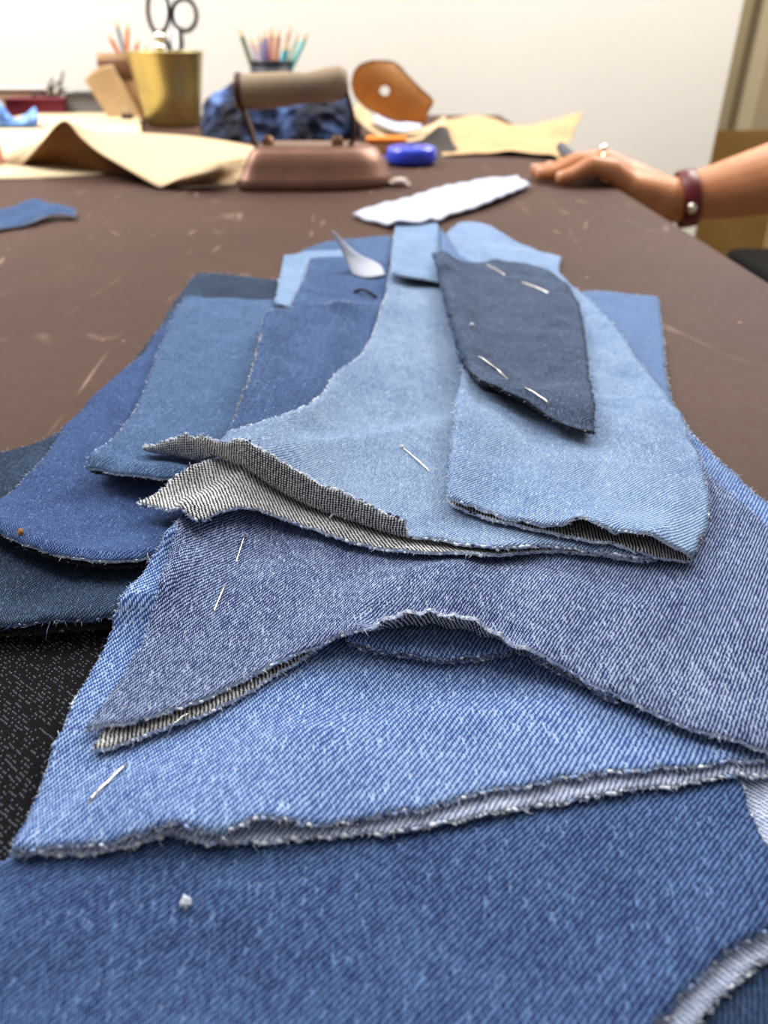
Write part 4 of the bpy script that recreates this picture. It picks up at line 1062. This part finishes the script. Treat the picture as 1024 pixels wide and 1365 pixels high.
# curled paper below it
e = empty('curled_paper', at_z(530, 200, 0)); tag(e, 'curled brown paper cradling the leather piece, pale inside', 'paper')
yR = 1.16
front = [at_y(468, 148, yR), at_y(482, 166, yR), at_y(503, 180, yR), at_y(528, 188, yR), at_y(552, 188, yR), at_y(575, 180, yR), at_y(592, 168, yR)]
back = [p + Vector((.01, .13, .004)) for p in front]; backm = [p + Vector((.005, .06, .002)) for p in front]
bm = bmesh.new(); bm_patch(bm, [front, backm, back], 5, 4, thick=.0012); obj_bm('sheet', bm, M_KRAFT, e)
inn = [at_y(500, 162, yR + .03), at_y(530, 174, yR + .03), at_y(562, 170, yR + .03)]; inb = [p + Vector((0, .05, .006)) for p in inn]
bm = bmesh.new(); bm_patch(bm, [inn, [(a + b) / 2 for a, b in zip(inn, inb)], inb], 5, 4, thick=.003); obj_bm('white_lining', bm, M_LINING, e)
# dark sheet added as the shade in the black hollow under it
M_HOLLOW = simple('hollow_shade_dark', srgb(34, 24, 20), .6, var=.2)
o = paper('hollow_shade', 'dark sheet standing in for the shade under the curled paper', [
    [at_z(560, 212, .001), at_z(585, 212, .001), at_z(618, 206, .001)],
    [at_y(555, 196, 1.10), at_y(580, 192, 1.10), at_y(604, 190, 1.10)],
    [at_y(566, 182, 1.14), at_y(586, 168, 1.14), at_y(598, 172, 1.14)]], M_HOLLOW, .002, cat='leather')
# orange eraser and blue measuring tape
pe = at_z(514, 203, 0)
e = empty('chalk_box', (pe.x, 1.045, 0)); tag(e, 'small orange chalk box beside the iron tip', 'box')
a, b = at_y(489, 199, 1.045), at_y(541, 184, 1.045)
bm = bmesh.new(); zc = b.z; bm_box(bm, ((a.x + b.x) / 2, 1.06, zc * .36), (b.x - a.x, .03, zc * .70)); bevel_mod(obj_bm('box_base', bm, cmat('chalk_box_tan', 206, 150, 96), e, False), .002)
bm = bmesh.new(); bm_box(bm, ((a.x + b.x) / 2, 1.06, zc * .86), (b.x - a.x + .002, .032, zc * .28)); bevel_mod(obj_bm('lid', bm, cmat('chalk_box_orange', 236, 130, 40), e, False), .002)
ctp = at_z(549, 222, 0); ctp = Vector((ctp.x, .955, 0)); rT = .029; hT = at_y(549, 195, .95).z
e = empty('tape_measure', ctp); tag(e, 'round bright blue tape measure lying beside the iron', 'tape measure')
bm = bmesh.new(); bm_lathe(bm, [(.001, .001), (rT * .86, .001), (rT * .97, .004), (rT, hT * .3), (rT, hT * .7), (rT * .95, hT * .92), (rT * .82, hT), (rT * .3, hT * .98), (.001, hT * .98)], 36, ctp); obj_bm('case', bm, simple('blue_plastic', srgb(34, 62, 206), .25, var=.04, coat=.4), e)
bm = bmesh.new(); bm_lathe(bm, [(.001, hT * 1.05), (rT * .28, hT * 1.04), (rT * .32, hT * .97)], 20, ctp); obj_bm('button', bm, cmat('blue_button', 26, 44, 150, .3), e)
bm = bmesh.new(); bm_box(bm, ctp + Vector((-rT - .006, 0, hT * .4)), (.018, .010, .0015)); obj_bm('tape_end', bm, cmat('tape_lilac', 120, 110, 200), e, False)
bm = bmesh.new(); c = at_z(533, 243, .004)
bmesh.ops.create_icosphere(bm, subdivisions=2, radius=.009, matrix=Matrix.Translation(c) @ Matrix.Diagonal((1.2, .7, .45, 1)))
for v in bm.verts: v.co += (v.co - c) * .5 * mnoise.noise(v.co * 260)
o = obj_bm('chalk_piece', bm, cmat('chalk_pink', 214, 196, 188, .9), None, False); tag(o, 'small pale pink chalk piece by the tip of the iron', 'chalk')
# crumpled brown paper on the right
yq = 1.06
paper('crumpled_paper', 'crumpled brown paper with a raised right corner near the hand', [
    [at_z(590, 207, .003), at_y(640, 203, 1.03), at_y(690, 201, 1.02), at_y(725, 205, 1.0), at_z(755, 219, .002)],
    [at_y(585, 196, 1.10), at_y(640, 192, 1.09), at_y(688, 190, 1.08), at_y(728, 192, 1.06), at_y(757, 193, 1.04)],
    [at_y(580, 180, 1.16), at_y(636, 186, 1.17), at_y(680, 178, 1.15), at_y(722, 176, 1.12), at_y(766, 174, 1.09)],
    [at_y(582, 164, 1.22), at_y(630, 172, 1.24), at_y(674, 168, 1.22), at_y(724, 163, 1.18), at_y(777, 147, 1.13)]], M_KRAFT2, .0006, 7, 7, wob=.006)
paper('paper_sheet', 'brown paper sheet with a wavy edge behind the crumpled paper', [
    [at_z(582, 190, .004), at_z(640, 192, .004), at_z(700, 192, .004)],
    [at_y(584, 166, 1.34), at_y(640, 162, 1.36), at_y(690, 172, 1.34)],
    [at_y(588, 160, 1.44), at_y(642, 154, 1.46), at_y(682, 166, 1.42)]], M_KRAFT2, .0006, 6, 6, wob=.004)
a, b = at_z(752, 192, .012), at_z(776, 224, .006)
stick('marking_pencil', 'dark grey marking pencil by the fingertips', at_y(748, 196, 1.0), at_z(778, 226, .005), .006, cmat('grey_pencil', 70, 72, 84), cat='pencil', seg=8)

# ------------------------------------------------------------------ the hand and forearm at the right
def skin_mat():
    t = NT('skin'); o = t.obj()
    f = t.noise(o, 40, 4); t.base(t.ramp(f, [(.3, srgb(176, 112, 70)), (.7, srgb(194, 130, 88))]))
    t.b.inputs['Roughness'].default_value = .5; t.b.inputs['Subsurface Weight'].default_value = .08
    t.b.inputs['Subsurface Radius'].default_value = (.004, .0015, .001); t.bump(t.noise(o, 400, 3), .0002)
    return t.mat
M_SKIN = skin_mat()
def bm_capsule_chain(bm, pts, radii, seg=14):
    """Tapered chain of overlapping round links, closed at both ends."""
    for (p0, r0), (p1, r1) in zip(zip(pts, radii), list(zip(pts, radii))[1:]):
        n = max(2, int((p1 - p0).length / .003))
        bm_tube(bm, [p0.lerp(p1, k / n) for k in range(n + 1)], [r0 + (r1 - r0) * k / n for k in range(n + 1)], seg)
    for p, r in zip(pts, radii):
        bmesh.ops.create_uvsphere(bm, u_segments=seg, v_segments=10, radius=r, matrix=Matrix.Translation(p))
bm = bmesh.new()
wr = at_y(893, 268, .835)
fingers = [
    ([(842, 250, .800), (815, 226, .797), (788, 220, .796), (766, 232, .797), (748, 245, .798)], [.0125, .0105, .0088, .0080, .0068]),
    ([(842, 240, .820), (806, 216, .818), (772, 216, .818), (744, 230, .818), (720, 241, .820)], [.0130, .0110, .0092, .0084, .0070]),
    ([(842, 234, .842), (804, 214, .842), (768, 216, .842), (738, 228, .842), (714, 239, .842)], [.0130, .0112, .0094, .0086, .0072]),
    ([(844, 234, .864), (812, 215, .864), (780, 216, .864), (754, 227, .864), (734, 237, .864)], [.0125, .0110, .0092, .0084, .0070]),
    ([(866, 256, .868), (835, 246, .886), (806, 242, .896), (786, 244, .900)], [.0150, .0120, .0100, .0082]),
]
for ch, rr in fingers:
    P_ = [at_y(*c) for c in ch]
    P_[-1].z = max(P_[-1].z, rr[-1] + .001)
    bm_capsule_chain(bm, P_, rr)
    bm_capsule_chain(bm, [wr, wr.lerp(P_[0], .5), P_[0]], [.021, .0175, rr[0] * 1.12])
fore = [wr, at_y(922, 263, .835), at_y(975, 251, .832), at_y(1050, 233, .828), at_y(1150, 208, .822), at_y(1255, 186, .815)]
bm_capsule_chain(bm, fore, [.0225, .0235, .0295, .0365, .041, .040], 20)
up_ = [fore[-1], fore[-1] + Vector((.05, -.06, .10)), fore[-1] + Vector((.08, -.12, .26))]
bm_capsule_chain(bm, up_, [.040, .046, .056], 20)
me_o = obj_bm('person_arm', bm, M_SKIN)
md = me_o.modifiers.new('remesh', 'REMESH'); md.mode = 'VOXEL'; md.voxel_size = .0022; md.use_smooth_shade = True
md = me_o.modifiers.new('smooth', 'SMOOTH'); md.iterations = 7; md.factor = .5
person = empty('person', (fore[-1].x, fore[-1].y, 0)); tag(person, 'person reaching in from the right, bare forearm and hand resting on the table edge', 'person')
me_o.name = 'body'; me_o.parent = person; me_o.matrix_parent_inverse = Matrix.Translation(-Vector(person.location))
bm = bmesh.new(); bm_tube(bm, [up_[1], up_[1].lerp(up_[2], .5), up_[2] + Vector((.02, -.02, .08))], [.056, .064, .072], 24); obj_bm('sleeve', bm, simple('dark_sleeve', srgb(34, 32, 36), .85), person)
M_NAIL = simple('fingernail', srgb(226, 170, 146), .3, var=.03)
for ch, rr in fingers[:4]:
    P_ = [at_y(*c) for c in ch]; P_[-1].z = max(P_[-1].z, rr[-1] + .001)
    d = (P_[-1] - P_[-2]).normalized(); c = P_[-1] + Vector((0, 0, rr[-1] * .72)) + d * .001
    bm = bmesh.new(); bmesh.ops.create_uvsphere(bm, u_segments=10, v_segments=8, radius=1, matrix=Matrix.Translation(c) @ d.to_track_quat('X', 'Z').to_matrix().to_4x4() @ Matrix.Diagonal((.0055, .0044, .0016, 1))); obj_bm('fingernail', bm, M_NAIL, person)
# bracelet around the wrist
bc_ = at_y(915, 265, .835); axd = (fore[2] - fore[0]).normalized()
q = axd.to_track_quat('Z', 'Y').to_matrix().to_4x4()
e = empty('bracelet', bc_); tag(e, 'burgundy leather bracelet with a metal stud on the wrist', 'bracelet')
bm = bmesh.new(); rr_ = .0262
bm_lathe(bm, [(rr_, -.0085), (rr_ + .0022, -.0075), (rr_ + .0026, 0), (rr_ + .0022, .0075), (rr_, .0085), (rr_ - .0008, 0), (rr_, -.0085)], 40)
bmesh.ops.transform(bm, matrix=Matrix.Translation(bc_) @ q, verts=bm.verts); obj_bm('band', bm, simple('burgundy_leather', srgb(96, 22, 28), .4), e)
sd = (Vector((0, 0, CAM_H)) - bc_).normalized(); sd = (sd - axd * sd.dot(axd) + Vector((0, 0, -.35))).normalized()
bm = bmesh.new(); bmesh.ops.create_uvsphere(bm, u_segments=14, v_segments=10, radius=.0052, matrix=Matrix.Translation(bc_ + sd * (rr_ + .002)) @ Matrix.Diagonal((1, .7, 1, 1))); obj_bm('stud', bm, M_CHROME, e)
bm = bmesh.new(); bm_lathe(bm, [(.0112, -.002), (.0122, -.001), (.0122, .001), (.0112, .002), (.0108, 0), (.0112, -.002)], 24)
rc = at_y(801, 217.5, .818); rq = (at_y(772, 221, .818) - at_y(806, 219, .818)).normalized().to_track_quat('Z', 'Y').to_matrix().to_4x4()
bmesh.ops.transform(bm, matrix=Matrix.Translation(rc) @ rq, verts=bm.verts)
e = empty('finger_ring', rc); tag(e, 'thin metal ring with a small bright stone on the hand', 'ring')
obj_bm('hoop', bm, simple('ring_metal', srgb(220, 206, 170), .25, 1.0), e)
bm = bmesh.new(); bmesh.ops.create_icosphere(bm, subdivisions=2, radius=.0038, matrix=Matrix.Translation(rc + Vector((0, -.002, .0135)))); obj_bm('stone', bm, M_CHROME, e)

# ------------------------------------------------------------------ cardboard and chair at the far right
M_CARD = simple('cardboard', srgb(186, 146, 84), .8, var=.06, scale=14)
M_CARD2 = simple('cardboard_pale', srgb(208, 174, 116), .8, var=.06, scale=14)
def board(label, x0, x1, y, z1, mat, lean=.06):
    e = empty('cardboard_sheet', ((x0 + x1) / 2, y, FLOOR_Z)); tag(e, label, 'cardboard')
    for k, yy in enumerate((0, .006)):
        bm = bmesh.new()
        vs_ = [bm.verts.new(p) for p in ((x0, y + yy, FLOOR_Z), (x1, y + yy, FLOOR_Z), (x1, y + yy + lean, z1), (x0, y + yy + lean, z1))]
        f = bm.faces.new(vs_); bmesh.ops.solidify(bm, geom=[f], thickness=.002); obj_bm('liner', bm, mat, e, False)
    bm = bmesh.new(); n = int((x1 - x0) / .012)
    prev = None
    for k in range(n * 2 + 1):
        x = x0 + (x1 - x0) * k / (n * 2); o_ = .0012 if k % 2 else .0048
        cur = [bm.verts.new((x, y + o_, FLOOR_Z)), bm.verts.new((x, y + o_ + lean, z1))]
        if prev: bm.faces.new((prev[0], cur[0], cur[1], prev[1]))
        prev = cur
    obj_bm('corrugation', bm, mat, e, False)
board('tall tan cardboard sheet leaning beyond the wall corner behind the arm', .66, .985, 1.97, at_y(965, 174, 2.03).z, M_CARD)
board('pale cardboard sheet leaning at the right picture edge below the arm', .93, 1.5, 1.88, at_y(1000, 282, 1.9).z, M_CARD2, .02)
# black chair whose seat corner peeks in at the right
sx = at_y(1026, 366, 1.35)
e = empty('chair', (sx.x + .22, 1.35, FLOOR_Z)); tag(e, 'black padded chair just showing at the right picture edge', 'chair')
M_SEAT = simple('black_pad', srgb(8, 8, 9), .7, spec=.15)
bm = bmesh.new(); zs = sx.z; bm_box(bm, (sx.x + .215, 1.36, zs - .03), (.42, .42, .06)); bevel_mod(obj_bm('seat', bm, M_SEAT, e, False), .02, 4)
for dx in (.04, .39):
    for dy in (-.17, .17):
        bm = bmesh.new(); bm_tube(bm, [(sx.x + dx, 1.36 + dy, zs - .055), (sx.x + dx, 1.36 + dy * 1.1, FLOOR_Z)], .012, 12); obj_bm('leg', bm, M_SEAT, e)
bm = bmesh.new(); bm_box(bm, (sx.x + .42, 1.36, zs + .20), (.03, .38, .38)); bevel_mod(obj_bm('backrest', bm, M_SEAT, e, False), .012, 3)
